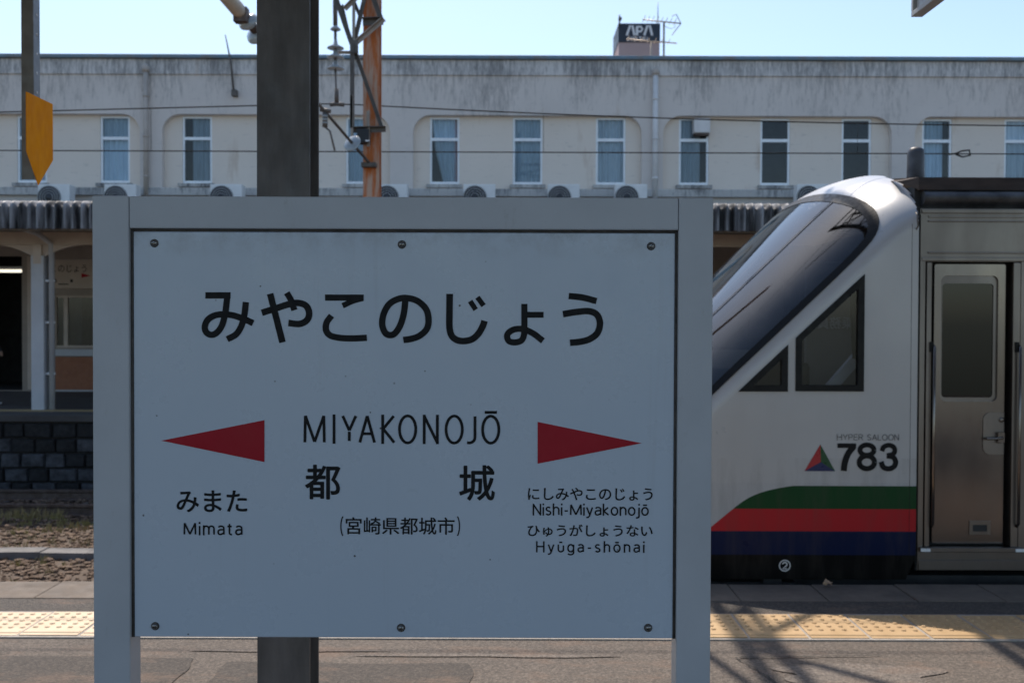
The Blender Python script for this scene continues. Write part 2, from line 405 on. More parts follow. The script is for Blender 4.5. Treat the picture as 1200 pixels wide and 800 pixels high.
M['steel'] = m_steel('stainless_body', (.255, .225, .207), (.18, .158, .145), .32)
M['doorsteel'] = m_steel('stainless_door', (.24, .211, .195), (.18, .157, .145), .18)
M['darkroof'] = pm('train_roof_paint', (.045, .034, .028), (.075, .052, .04), 4, .7, 0, stretch=(1, 1, 5), spec=.25)
M['roofgrey'] = pm('train_cove', (.12, .125, .135), (.045, .045, .05), 5, .5, .3)
M['rubber'] = pm('black_rubber', (.006, .006, .0065), (.009, .009, .009), 12, .45, spec=.25)
M['trainglass'] = glassmat('train_glass', (.78, .79, .80), .015)
def m_shield():
    m = glassmat('windshield_glass', (.25, .26, .27), .035); nt = m.node_tree; mx = [n for n in nt.nodes if n.type == 'MIX_SHADER'][0]
    P = coords(nt); df = N(nt, 'ShaderNodeBsdfDiffuse'); df.inputs[0].default_value = (.36, .36, .37, 1)
    m2 = N(nt, 'ShaderNodeMixShader'); nt.links.new(ramp(nt, noise(nt, P, 5, 9, .72), [(.45, .0), (.80, .05)]), m2.inputs[0])
    nt.links.new(mx.outputs[0], m2.inputs[1]); nt.links.new(df.outputs[0], m2.inputs[2]); nt.links.new(m2.outputs[0], nt.nodes['Material Output'].inputs[0]); return m
M['shieldglass'] = m_shield()
M['doorglass'] = glassmat('door_glass', (.07, .08, .085), .02)
M['cabgrey'] = pm('cab_panel', (.40, .375, .355), (.35, .33, .31), 3, .7)
M['cabdark'] = pm('cab_dark', (.025, .025, .027), (.04, .04, .04), 4, .7)
M['logo_red'] = pm('logo_red', (.42, .02, .025), (.40, .02, .025), 5, .35)
M['logo_green'] = pm('logo_green', (.012, .07, .022), (.014, .075, .024), 5, .35)
M['logo_blue'] = pm('logo_blue', (.012, .018, .09), (.014, .02, .1), 5, .35)
M['greyprint'] = pm('grey_print', (.10, .10, .105), (.12, .12, .12), 5, .4)
M['leaf'] = pm('dry_leaf', (.52, .36, .24), (.40, .26, .17), 60, .8)

# ------------------------------------------------------------------ lettering
def text_mesh(body, box, y, mb, bold=0.0, mirror=False):
    """CJK lettering: glyph outlines laid as a flat print in the x-z plane at depth y, fitted to box (x0, x1, z0, z1)"""
    c = bpy.data.curves.new('lettering', 'FONT'); c.body = body; c.size = 1; c.resolution_u = 6
    o = bpy.data.objects.new('lettering', c); COL.objects.link(o)
    dg = bpy.context.evaluated_depsgraph_get(); me = bpy.data.meshes.new_from_object(o.evaluated_get(dg))
    vs = [v.co.copy() for v in me.vertices]; fs = [tuple(p.vertices) for p in me.polygons]
    bpy.data.objects.remove(o); bpy.data.curves.remove(c); bpy.data.meshes.remove(me)
    x0 = min(v.x for v in vs); x1 = max(v.x for v in vs); z0 = min(v.y for v in vs); z1 = max(v.y for v in vs)
    b = bold; sx = (box[1] - box[0] - 2 * b) / (x1 - x0); sz = (box[3] - box[2] - 2 * b) / (z1 - z0)
    offs = [(0, 0)] if not b else [(b * math.cos(a * math.pi / 4), b * math.sin(a * math.pi / 4)) for a in range(8)]
    for i, (ox, oz) in enumerate(offs):
        P = []
        for v in vs:
            x = (v.x - x0) * sx + box[0] + b
            if mirror: x = box[0] + box[1] - x
            P.append((x + ox, y - i * 2e-5, (v.y - z0) * sz + box[2] + b + oz))
        mb.add(P, fs)

def arc(cx, cy, rx, ry, a0, a1, n=10): return [(cx + rx * math.cos(R(a0 + (a1 - a0) * k / n)), cy + ry * math.sin(R(a0 + (a1 - a0) * k / n))) for k in range(n + 1)]
# stroke letters: (advance width, [strokes]); cap height 1, x-height .74
XH = .74
def bowl(w): return arc(w / 2, XH / 2, w / 2, XH / 2, 0, 360, 20)
G = {
 'M': (.74, [[(0, 0), (.02, 1)], [(.02, 1), (.37, .02), (.72, 1)], [(.72, 1), (.74, 0)]]),
 'I': (.0, [[(0, 0), (0, 1)]]),
 'Y': (.50, [[(0, 1), (.25, .45), (.5, 1)], [(.25, .46), (.25, 0)]]),
 'A': (.56, [[(0, 0), (.28, 1), (.56, 0)], [(.10, .33), (.46, .33)]]),
 'K': (.44, [[(0, 0), (0, 1)], [(.42, 1), (.02, .52), (.44, 0)]]),
 'O': (.62, [arc(.31, .5, .31, .51, 0, 360, 28)]),
 'N': (.50, [[(0, 0), (0, 1)], [(0, 1), (.5, 0)], [(.5, 0), (.5, 1)]]),
 'J': (.32, [[(.32, 1), (.32, .2)] + arc(.10, .2, .22, .2, 0, -110, 8)]),
 'H': (.52, [[(0, 0), (0, 1)], [(.52, 0), (.52, 1)], [(0, .53), (.52, .53)]]),
 'P': (.44, [[(0, 0), (0, 1), (.22, 1)] + arc(.22, .74, .22, .26, 90, -90, 8) + [(0, .48)]]),
 'E': (.40, [[(.40, 0), (0, 0), (0, 1), (.40, 1)], [(0, .53), (.37, .53)]]),
 'R': (.46, [[(0, 0), (0, 1), (.22, 1)] + arc(.22, .75, .22, .25, 90, -90, 8) + [(0, .5)], [(.24, .5), (.46, 0)]]),
 'S': (.46, [arc(.23, .755, .21, .245, 30, 200, 8) + [(.1, .58), (.36, .43)] + arc(.23, .25, .22, .25, 30, -160, 8)]),
 'L': (.38, [[(0, 1), (0, 0), (.38, 0)]]),
 'T': (.46, [[(0, 1), (.46, 1)], [(.23, 1), (.23, 0)]]),
 'a': (.38, [[(.04, .62)] + arc(.19, .56, .19, .18, 130, 0, 8) + [(.38, 0)], [(.38, .43), (.17, .42)] + arc(.15, .21, .15, .21, 110, 290, 8) + [(.36, .12)]]),
 'g': (.42, [bowl(.42), [(.42, XH), (.42, -.08)] + arc(.2, -.08, .22, .22, 0, -150, 8)]),
 'h': (.38, [[(0, 0), (0, 1.04)], [(0, .45)] + arc(.19, .48, .19, .26, 150, 0, 8) + [(.38, 0)]]),
 'i': (.0, [[(0, 0), (0, XH - .06)], [(0, 1.0), (0, 1.03)]]),
 'j': (.1, [[(.1, XH), (.1, -.12)] + arc(-.06, -.12, .16, .15, 0, -110, 6), [(.1, 1.0), (.1, 1.03)]]),
 'k': (.36, [[(0, 0), (0, 1.04)], [(.33, XH), (.02, .38), (.36, 0)]]),
 'm': (.68, [[(0, 0), (0, XH)], [(0, .45)] + arc(.17, .5, .17, .24, 150, 0, 8) + [(.34, 0)], [(.34, .45)] + arc(.51, .5, .17, .24, 150, 0, 8) + [(.68, 0)]]),
 'n': (.38, [[(0, 0), (0, XH)], [(0, .45)] + arc(.19, .48, .19, .26, 150, 0, 8) + [(.38, 0)]]),
 'o': (.44, [bowl(.44)]),
 's': (.32, [arc(.16, .555, .15, .185, 35, 200, 8) + [(.07, .43), (.25, .33)] + arc(.16, .19, .16, .19, 30, -155, 8)]),
 't': (.26, [[(.1, .95), (.1, .18)] + arc(.24, .16, .14, .16, 180, 280, 6), [(-.03, XH - .02), (.25, XH - .02)]]),
 'u': (.38, [[(0, XH), (0, .24)] + arc(.19, .24, .19, .24, 180, 330, 8), [(.38, XH), (.38, 0)]]),
 'y': (.40, [[(0, XH), (.21, .0)], [(.40, XH), (.19, -.1), (.1, -.24), (-.03, -.25)]]),
 '-': (.24, [[(0, .38), (.24, .38)]]), ' ': (.2, []),
}
for ch, base, w0 in (('Ō', 'O', .62), ('ō', 'o', .44), ('ū', 'u', .38)):
    top = 1.15 if ch == 'Ō' else .97
    G[ch] = (w0, G[base][1] + [[(.08, top), (w0 - .08, top)]])
def stroke_text(s, box, y, wd, mb, sp=.2, gaps=None):
    """box (x0, x1, zbase, zcap)"""
    xs = []; x = 0
    for i, c in enumerate(s):
        xs.append(x); x += G[c][0] + (gaps[i] if gaps and i < len(gaps) else sp)
    tot = xs[-1] + G[s[-1]][0]; sx = (box[1] - box[0] - wd) / tot; sz = (box[3] - box[2] - wd)
    k = 0
    for c, x in zip(s, xs):
        for st in G[c][1]:
            pts = [(box[0] + wd / 2 + (a + x) * sx, box[2] + wd / 2 + b * sz) for a, b in st]
            # straight ends run half a stroke further, as cut letters do
            if len(pts) == 2 and st[0][0] == st[1][0]: pts = [(pts[0][0], pts[0][1] - wd / 2), (pts[1][0], pts[1][1] + wd / 2)]
            if len(pts) > 3 or len(pts) == 2: mb.ribbon(pts, wd, y - k * 1.5e-5, closed=False)
            else:
                for a, b in zip(pts[:-1], pts[1:]):
                    k += 1; mb.ribbon([a, b], wd, y - k * 1.5e-5)
            k += 1
    return mb

# ------------------------------------------------------------------ near platform
EDGE = 5.97
plat = MB()
plat.box(-16, 16, -10, 5.60, -1.05, 0)
platform = plat.build('platform', M['asphalt']); tag(platform, kind='structure')
pw = MB(); pw.box(-16, 16, 5.60, EDGE - .05, -1.05, -.12); pw.build('platform_wall', M['darkbase'], platform)
st = MB(); st.box(-16, 16, 5.345, 5.595, -.02, .004); st.build('dark_asphalt_strip', M['asphalt_dark'], platform)
mo = MB(); mo.box(-6.4, 6.4, 4.900, 5.338, -.02, .0075); mo.build('mortar_bed', M['mortar'], platform)
# edge slabs
sm = MB(); sm.box(0, .494, 0, .365, -.12, 0.0); smesh = sm.mesh('edge_slab', M['slab'], (0, 0, 0), True)
for i in range(-24, 24):
    o = inst('edge_slab', smesh, platform, (-2.70 + .5 * (i + 5) + .003, 5.602, random.uniform(.004, .010)), (R(random.uniform(-.3, .3)), R(random.uniform(-.25, .25)), 0))
    b = o.modifiers.new('bevel', 'BEVEL'); b.width = .006; b.segments = 2
# tactile tiles: 25 domes and one bar on the platform side
def tile_mesh(mat, name):
    mb = MB(); mb.box(.005, .293, .002, .398, -.02, .0)
    for i in range(5):
        for j in range(5):
            cx, cy = .03 + i * .059, .125 + j * .058; n = 8; vs = []
            for r_, z in ((.0150, .0), (.0095, .0065)):
                vs += [(cx + r_ * math.cos(k * math.pi / 4), cy + r_ * math.sin(k * math.pi / 4), z) for k in range(n)]
            mb.add(vs, [(k, (k + 1) % n, n + (k + 1) % n, n + k) for k in range(n)] + [tuple(n + k for k in range(n))])
    mb.add([(.006, .030, 0), (.290, .030, 0), (.290, .062, 0), (.006, .062, 0), (.010, .036, .005), (.286, .036, .005), (.286, .056, .005), (.010, .056, .005)],
           [(4, 5, 6, 7), (0, 1, 5, 4), (1, 2, 6, 5), (2, 3, 7, 6), (3, 0, 4, 7)])
    return mb.mesh(name, mat, (0, 0, 0), True)
tm = {k: tile_mesh(M[k], 'tactile_tile') for k in ('tile_pale', 'tile_gold', 'tile_gold2')}
for i in range(-13, 30):
    x = -2.45 + .303 * i
    k = 'tile_pale' if x < -.2 else random.choice(['tile_gold', 'tile_gold2', 'tile_gold'])
    o = inst('tactile_tile', tm[k], platform, (x, 4.92, .011 + random.uniform(-.002, .002)))
    o.rotation_euler = (R(random.uniform(-.25, .25)), R(random.uniform(-.25, .25)), R(random.uniform(-.3, .3)))
# repairs: thin sheets of different asphalt and cement, with ragged outlines
def blob(name, cx, cy, rx, ry, mat, z, rag=.16, n=40, square=.0):
    ph = [random.uniform(0, 6.28) for _ in range(6)]; vs = []
    for k in range(n):
        a = 2 * math.pi * k / n; r = 1 + sum(rag / (j + 1) * math.sin((j + 2) * a + ph[j]) for j in range(6))
        c, s = math.cos(a), math.sin(a); q = max(abs(c), abs(s)); f = (1 - square) + square / q
        vs.append((cx + rx * r * c * f, cy + ry * r * s * f, z))
    MB().add(vs, [tuple(range(n))]).build(name, mat, platform)
blob('asphalt_patch', -2.0, 4.40, .55, .22, M['asphalt_patch'], .004, .05, square=.95)
blob('asphalt_patch', -.75, 4.36, .55, .20, M['asphalt_patch'], .004, .05, square=.95)
blob('asphalt_patch', 3.0, 4.1, .7, .3, M['asphalt_patch'], .004, .10, square=.7)
blob('cement_smear', 1.55, 4.42, .42, .13, M['cement_smear'], .0044, .2)
blob('cement_smear', -.1, 4.66, .5, .025, M['cement_smear'], .0044, .25)
blob('cement_smear', -1.1, 4.72, .35, .02, M['cement_smear'], .0044, .25)
def crack(pts, wd):
    mb = MB(); P = [Vector(p + (0,)) for p in pts]; C = catmull(P, 8)
    L = []
    for i, p in enumerate(C):
        d = (C[min(i + 1, len(C) - 1)] - C[max(i - 1, 0)]).normalized(); nn = Vector((-d.y, d.x, 0)); k = wd * random.uniform(.3, 1)
        p = p + nn * random.uniform(-.006, .006); L += [(p.x + nn.x * k, p.y + nn.y * k, .0066), (p.x - nn.x * k, p.y - nn.y * k, .0066)]
    mb.add(L, [(2 * i, 2 * i + 1, 2 * i + 3, 2 * i + 2) for i in range(len(C) - 1)]); mb.build('crack', M['crack'], platform)
crack([(-2.62, 4.50), (-2.5, 4.58), (-2.38, 4.70)], .004)
crack([(1.05, 4.64), (1.4, 4.66), (1.75, 4.68)], .007)
crack([(1.05, 4.64), (1.12, 4.45), (1.18, 4.2)], .004)

# ------------------------------------------------------------------ ground between the platforms
GZ = -.95
gr = MB(); gr.add([(-900, -10, GZ), (900, -10, GZ), (900, 1500, GZ), (-900, 1500, GZ)], [(0, 1, 2, 3)])
ground = gr.build('ground', M['earth']); tag(ground, kind='structure')
bs = MB()
def stone(mb, x, y, z, s):
    vs = []
    for dz, rr, n, a0 in ((-.3, .8, 5, 0), (.35, .75, 5, .6)):
        for k in range(n):
            a = a0 + 2 * math.pi * k / n; r = s * rr * random.uniform(.7, 1.2); vs.append((x + r * math.cos(a), y + r * math.sin(a), z + s * dz * random.uniform(.6, 1.3)))
    vs.append((x + s * random.uniform(-.3, .3), y + s * random.uniform(-.3, .3), z + s * random.uniform(.4, .75)))
    mb.add(vs, [(k, (k + 1) % 5, 5 + (k + 1) % 5, 5 + k) for k in range(5)] + [(5 + k, 5 + (k + 1) % 5, 10) for k in range(5)])
for _ in range(15000):
    x = random.uniform(-9.5, -1) if random.random() < .8 else random.uniform(-1, 8); y = random.uniform(9.1, 14.4)
    stone(bs, x, y, GZ + .005 + (0.03 if abs(y - 13.35) < 1 else 0), random.choice([.014, .018, .022, .03, .04, .055]) * random.uniform(.7, 1.2))
ball = bs.build('ballast', M['stone'], fixn=False); tag(ball, 'brown broken stones spread beside the far track', 'ballast', kind='stuff')
gs = MB()
def tuft(x, y, n, h):
    for _ in range(n):
        a = random.uniform(0, 6.28); r = random.uniform(0, .09); bx, by = x + r * math.cos(a), y + r * math.sin(a)
        hh = h * random.uniform(.5, 1.2); lx, ly = random.uniform(-.5, .5) * hh, random.uniform(-.5, .5) * hh; wd = random.uniform(.003, .007)
        gs.add([(bx - wd, by, GZ), (bx + wd, by, GZ), (bx + lx * .5 + wd * .7, by + ly * .5, GZ + hh * .65), (bx + lx * .5 - wd * .7, by + ly * .5, GZ + hh * .65), (bx + lx, by + ly, GZ + hh)], [(0, 1, 2, 3), (3, 2, 4)])
for _ in range(230): tuft(random.uniform(-9, 3), random.uniform(11.9, 12.7), 14, random.uniform(.04, .10))
for _ in range(330): tuft(random.uniform(-9, 3), random.uniform(9.4, 12.2), 12, random.uniform(.04, .09))
for _ in range(10): tuft(-6.1 + random.gauss(0, .22), 12.55 + random.gauss(0, .05), 30, .16)
grs = gs.build('grass', M['grass'], fixn=False); tag(grs, 'thin dry yellow green grass growing in the ballast', 'grass', kind='stuff')
# cable trough
ct = thing('cable_trough', 'long pale concrete cable trough lying across the brown ballast', 'cable trough', (-2, 10.62, GZ))
tmh = MB(); tmh.box(0, .492, 0, .24, -.1, .075); tmm = tmh.mesh('trough_lid', M['trough'], (0, 0, 0), True)
for i in range(-16, 26):
    inst('trough_lid', tmm, ct, (-1.0 + .5 * i, 10.5 + random.uniform(-.006, .006), GZ + random.uniform(-.004, .010)), (0, R(random.uniform(-.5, .5)), R(random.uniform(-.4, .4))))
# tracks
def track(yc, zr, lab, x0, x1):
    t = thing('railway_track', lab, 'railway track', (0, yc, GZ), kind='structure')
    prof = [(-.062, 0), (-.062, .012), (-.012, .03), (-.009, .10), (-.034, .115), (-.034, .145), (.034, .145), (.034, .115), (.009, .10), (.012, .03), (.062, .012), (.062, 0)]
    for s in (-1, 1):
        mb = MB(); mb.sweep([(yc + s * .565 + a, zr + b) for a, b in prof], x0, x1); mb.build('rail', M['rail'], t)
    sl = MB(); sl.box(-.11, .11, -1, 1, -.14, 0); slm = sl.mesh('sleeper', M['sleeper'], (0, 0, 0), True)
    n = int((x1 - x0) / .66)
    for i in range(n): inst('sleeper', slm, t, (x0 + .3 + .66 * i, yc, zr))
track(13.35, GZ + .03, 'rusty railway track in shade below the stone platform wall', -14, 12)
track(7.5, GZ + .03, 'railway track under the silver train', -14, 14)

# ------------------------------------------------------------------ opposite platform
FP = .20; FE = 14.72
fp = MB(); fp.box(-18, 18, FE, 26.5, GZ - .05, FP - .06); farp = fp.build('opposite_platform', M['darkbase']); tag(farp, kind='structure')
fl = MB(); fl.box(-18, 18, FE - .06, 26.4, FP - .10, FP); fl.build('platform_surface', M['floor2'], farp, bevel=.01)
tl = MB(); tl.box(-18, 18, FE + .55, FE + .85, FP - .02, FP + .005); tl.build('tactile_strip', M['tile_far'], farp)
rows = [(-.95, -.80), (-.79, -.59), (-.58, -.37), (-.36, -.15), (-.14, .08)]
bcache = {}
for ri, (z0, z1) in enumerate(rows):
    x = -13.6 - random.uniform(0, .3)
    while x < 5:
        L = random.choice([.30, .36, .42]); k = (ri, L, random.random() < .3)
        if k not in bcache:
            mb = MB(); hx, hz = L / 2 - .008, (z1 - z0) / 2 - .004
            j = lambda s: random.uniform(-s, s)
            fr = [(-hx, -hz), (hx, -hz), (hx, hz), (-hx, hz)]
            vs = [(a, .03, b) for a, b in fr] + [(a * .9 + j(.008), -.02 + j(.012), b * .82 + j(.008)) for a, b in fr]
            mb.add(vs, [(4, 5, 6, 7)] + [(i, (i + 1) % 4, 4 + (i + 1) % 4, 4 + i) for i in range(4)])
            bcache[k] = mb.mesh('stone_block', M['blackstone2'] if k[2] else M['blackstone'], (0, 0, 0), True)
        inst('stone_block', bcache[k], farp, (x + L / 2, FE - .028 + random.uniform(-.008, .008), (z0 + z1) / 2)); x += L

# ------------------------------------------------------------------ station building
BY = 20.0
bld = thing('station_building', 'long stained cream concrete station building with rounded window bays', 'building', (0, BY, FP))
def bx(px): return XW(px, BY, 180)
def bz(py): return ZW(py, BY)
ZT = bz(71); ZL = bz(223.5); ZBAYTOP = bz(135)
bays = [(-105, 164), (190, 457), (484, 752), (777, 1045), (1072, 1340)]
bays = [(bx(a), bx(b)) for a, b in bays]
wm = MB()
holes = [rrect(a, b, ZL, ZBAYTOP, .36, 8, (0, 0, 1, 1)) for a, b in bays]
wm.plate([(-14.6, 3.3), (14.6, 3.3), (14.6, ZT), (-14.6, ZT)], holes, BY, BY + .14, back=False)
wm.build('wall', M['facade'], bld)
pp = MB(); pp.box(-14.62, 14.62, BY - .035, BY + .3, bz(89), ZT + .001); pp.build('parapet_band', M['parapet'], bld, bevel=.012)
cp = MB(); cp.box(-14.7, 14.7, BY - .11, BY + .4, ZT + .003, bz(66.5)); cp.build('parapet_cap', M['cap'], bld, bevel=.012)
ld = MB(); ld.box(-14.6, 14.6, BY - .10, BY - .003, bz(231), bz(222)); ld.build('ledge', M['ledge'], bld, bevel=.012)
sh = MB(); sh.box(-14.6, 14.6, BY + 3.0, BY + 6.3, FP - .2, ZT - .1); sh.box(-14.6, 14.6, BY + .32, BY + 3, ZT - .4, ZT - .15)
sh.build('rear_block', M['bay'], bld)
# bays with windows
WX = [16, 114, 211, 307, 404, 503, 601, 699, 797, 893, 989, 1084, 1181]
WW = 35; wz0, wz1, wzt = bz(215.5), bz(136), bz(162)
bm_ = MB(); 
for a, b in bays:
    hs = []
    for px in WX:
        x0, x1 = bx(px), bx(px + WW)
        if x0 > a and x1 < b: hs.append([(x0, wz0), (x1, wz0), (x1, wz1), (x0, wz1)])
    bm_.plate([(a - .05, ZL - .05), (b + .05, ZL - .05), (b + .05, ZBAYTOP + .05), (a - .05, ZBAYTOP + .05)], hs, BY + .142, BY + .30, back=False)
bm_.build('bay_wall', M['bay'], bld)
def curtain_mesh(w_, h_, seed, open_=0.0):
    rnd = random.Random(seed); mb = MB(); mb.sm = True; n = 44; ph = rnd.uniform(0, 6)
    fr = rnd.uniform(9, 13)
    vs = []
    for i in range(n + 1):
        t = i / n; x = w_ * t
        for zz in (0, .5, 1):
            y = .022 * math.sin(fr * t * 6.28 / 2 + ph) + .008 * math.sin(fr * 2.3 * t + ph * 2)
            xx = x if not open_ else x + open_ * w_ * (1 - t) * (1 - zz) ** 1.4
            vs.append((xx, y, h_ * zz))
    mb.add(vs, [(3 * i + k, 3 * i + 3 + k, 3 * i + 4 + k, 3 * i + 1 + k) for i in range(n) for k in (0, 1)])
    return mb.mesh('curtain', rnd.choice([M['curtain'], M['curtain'], M['curtain_grey'], M['curtain_white']]), (0, 0, 0))
for i, px in enumerate(WX):
    x0, x1 = bx(px), bx(px + WW); y0 = BY + .165; t = .04
    wi = MB()
    wi.plate([(x0 + .002, wz0 + .002), (x1 - .002, wz0 + .002), (x1 - .002, wz1 - .002), (x0 + .002, wz1 - .002)],
             [[(x0 + t, wz0 + t + .02), (x1 - t, wz0 + t + .02), (x1 - t, wzt - .03), (x0 + t, wzt - .03)], [(x0 + t, wzt + .03), (x1 - t, wzt + .03), (x1 - t, wz1 - t), (x0 + t, wz1 - t)]], y0, y0 + .05)
    wo = wi.build('window', M['alu'], bld)
    s_ = MB(); s_.box(x0 - .06, x1 + .06, BY + .04, BY + .19, wz0 - .07, wz0 - .004); s_.build('sill', M['ledge'], wo)
    for za, zb in ((wz0 + t + .02, wzt - .03), (wzt + .03, wz1 - t)):
        g = MB(); g.add([(x0 + t, y0 + .03, za), (x1 - t, y0 + .03, za), (x1 - t, y0 + .03, zb), (x0 + t, y0 + .03, zb)], [(0, 1, 2, 3)]); g.build('pane', M['winglass'], wo)
    # dark-blind windows on the right side of the facade hold no curtain low down
    if i in (9, 10): cv = []
    elif i == 5: cv = [(.0, 1.0, .45)]
    elif i == 2: cv = [(.3, .7, 0)]
    else: cv = [(.0, 1.0 - .25 * (i % 3 == 2), 0)]
    for a_, w_, op in cv:
        me = curtain_mesh((x1 - x0 - .02) * w_, wz1 - wz0 - .05, 40 + i, op)
        inst('curtain', me, wo, (x0 + .01 + a_ * (x1 - x0 - .02), y0 + .095, wz0 + .02))
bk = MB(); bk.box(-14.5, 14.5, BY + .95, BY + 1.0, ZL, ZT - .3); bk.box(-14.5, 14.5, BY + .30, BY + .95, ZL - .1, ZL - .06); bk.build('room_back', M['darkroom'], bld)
# pipes on the facade
def wallpipe(px, py0, py1, r, mat, name='downpipe'):
    x = bx(px); m_ = MB(); m_.tube([(x, BY - .09, bz(py1)), (x, BY - .09, bz(py0))], r, 12)
    o = m_.build(name, mat, bld); h = MB(); h.lathe([(r * 1.3, -.05), (r * 1.45, 0), (r * 1.3, .05), (r * .5, .10)], (x, BY - .09, bz(py0)), (0, 0, 1), 12); h.build('pipe_head', M['pipebeige'], o)
    for q in (.2, .5, .8):
        z = bz(py0) + (bz(py1) - bz(py0)) * q; c = MB(); c.lathe([(r * 1.18, -.02), (r * 1.18, .02)], (x, BY - .09, z), (0, 0, 1), 12); c.build('clip', mat, o)
wallpipe(767, 86, 240, .055, M['pipe']); wallpipe(173, 84, 240, .05, M['pipebeige'])
# box in a window light
v = MB(); v.box(bx(813), bx(832), BY - .02, BY + .22, bz(155), bz(138)); vb = v.build('ventilator_box', M['pipe'], bld, bevel=.012)
v = MB(); v.box(bx(814), bx(831), BY - .015, BY + .2, bz(157.5), bz(155.2)); v.build('rusty_tray', M['rail'], vb)
# lower storey
lw = MB()
def gx(px): return XW(px, BY - .2, 400)
def gz(py): return ZW(py, BY - .2, 60)
Y0 = BY - .2
dx0, dx1 = gx(-95), gx(26); wx0, wx1 = gx(63), gx(190)
lw.plate([(-14.6, FP), (14.6, FP), (14.6, 3.32), (-14.6, 3.32)],
         [[(dx0, FP + .01), (dx1, FP + .01), (dx1, gz(300)), (dx0, gz(300))], [(wx0, gz(407)), (wx1, gz(407)), (wx1, gz(346)), (wx0, gz(346))],
          [(gx(380), gz(455)), (gx(560), gz(455)), (gx(560), gz(330)), (gx(380), gz(330))], [(gx(690), gz(407)), (gx(990), gz(407)), (gx(990), gz(346)), (gx(690), gz(346))]], Y0, Y0 + .18, back=False)
lw.build('lower_wall', M['stwall'], bld)
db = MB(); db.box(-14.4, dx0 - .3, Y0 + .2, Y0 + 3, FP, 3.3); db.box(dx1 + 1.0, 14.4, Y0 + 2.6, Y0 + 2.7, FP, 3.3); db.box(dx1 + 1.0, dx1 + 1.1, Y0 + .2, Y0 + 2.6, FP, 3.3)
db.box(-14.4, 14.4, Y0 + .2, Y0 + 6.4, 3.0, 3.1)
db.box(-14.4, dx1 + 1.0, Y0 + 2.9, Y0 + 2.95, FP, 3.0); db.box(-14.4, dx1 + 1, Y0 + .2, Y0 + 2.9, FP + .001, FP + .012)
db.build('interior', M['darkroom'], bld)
pn = MB(); pn.box(gx(62), gx(230), Y0 - .03, Y0 - .002, gz(456), gz(418)); pn.build('terracotta_panel', M['brick'], bld)
pn = MB(); pn.box(gx(33), gx(38), Y0 - .03, Y0 - .002, gz(456), gz(300)); pn.build('door_jamb', M['cream'], bld)
pn = MB(); pn.box(gx(62), gx(230), Y0 - .06, Y0 - .002, gz(417), gz(409)); pn.build('window_sill', M['palecol'], bld, bevel=.01)
pn = MB(); pn.box(gx(62), gx(230), Y0 - .05, Y0 - .002, gz(461), gz(456.5)); pn.build('skirting', M['palecol'], bld)
wf = MB(); t = .04
wf.plate([(wx0, gz(407)), (wx1, gz(407)), (wx1, gz(346)), (wx0, gz(346))], [[(a + t, gz(407) + t), (b - t, gz(407) + t), (b - t, gz(346) - t), (a + t, gz(346) - t)] for a, b in ((wx0, gx(76)), (gx(76), gx(113)), (gx(113), gx(150)), (gx(150), wx1))], Y0 + .04, Y0 + .09)
wfo = wf.build('window', M['cream'], bld)
for a, b in ((wx0, gx(76)), (gx(76), gx(113)), (gx(113), gx(150)), (gx(150), wx1)):
    g = MB(); g.add([(a + t, Y0 + .07, gz(407) + t), (b - t, Y0 + .07, gz(407) + t), (b - t, Y0 + .07, gz(346) - t), (a + t, Y0 + .07, gz(346) - t)], [(0, 1, 2, 3)]); g.build('pane', M['winglass'], wfo)
# far name board on the wall and lit tube in the hall
nb = thing('wall_name_board', 'small cream station name board high on the far wall behind the pale column', 'sign', (gx(95), Y0 - .04, gz(338)))
m_ = MB(); m_.box(gx(61), gx(130), Y0 - .05, Y0 - .004, gz(338), gz(304)); m_.build('board', M['cream'], nb, bevel=.008)
m_ = MB(); text_mesh('みやこのじょう', (gx(43), gx(103), gz(319), gz(310)), Y0 - .053, m_); 
m_.v, m_.f = m_.v, [f for f in m_.f if min(m_.v[i][0] for i in f) > gx(62.5)]; m_.m = [0] * len(m_.f); m_.s = [False] * len(m_.f)
m_.build('name_lettering', M['ink'], nb, fixn=False)
m_ = MB(); m_.ribbon([(gx(66), gz(329)), (gx(68), gz(329))], .06, Y0 - .053); m_.ribbon([(gx(84), gz(329)), (gx(87), gz(329))], .06, Y0 - .053); m_.ribbon([(gx(70), gz(333)), (gx(82), gz(333))], .02, Y0 - .053); m_.build('small_lettering', M['ink'], nb)
m_ = MB(); m_.add([(gx(97), Y0 - .053, gz(325.5)), (gx(97), Y0 - .053, gz(320)), (gx(108), Y0 - .053, gz(323))], [(0, 1, 2)]); m_.build('arrow', M['red_ink'], nb)
ft = thing('ceiling_light', 'lit fluorescent tube under the ceiling of the dark station hall', 'light', (gx(10), Y0 + .9, gz(310)))
m_ = MB(); m_.tube([(gx(-30), Y0 + .9, gz(315)), (gx(28), Y0 + .9, gz(315))], .03, 10); m_.build('tube', emit('tube_light', (1, .93, .78), 0.9), ft)
m_ = MB(); m_.box(gx(-32), gx(30), Y0 + .85, Y0 + .95, gz(315) + .04, gz(315) + .09); m_.build('fitting', M['pipe'], ft)

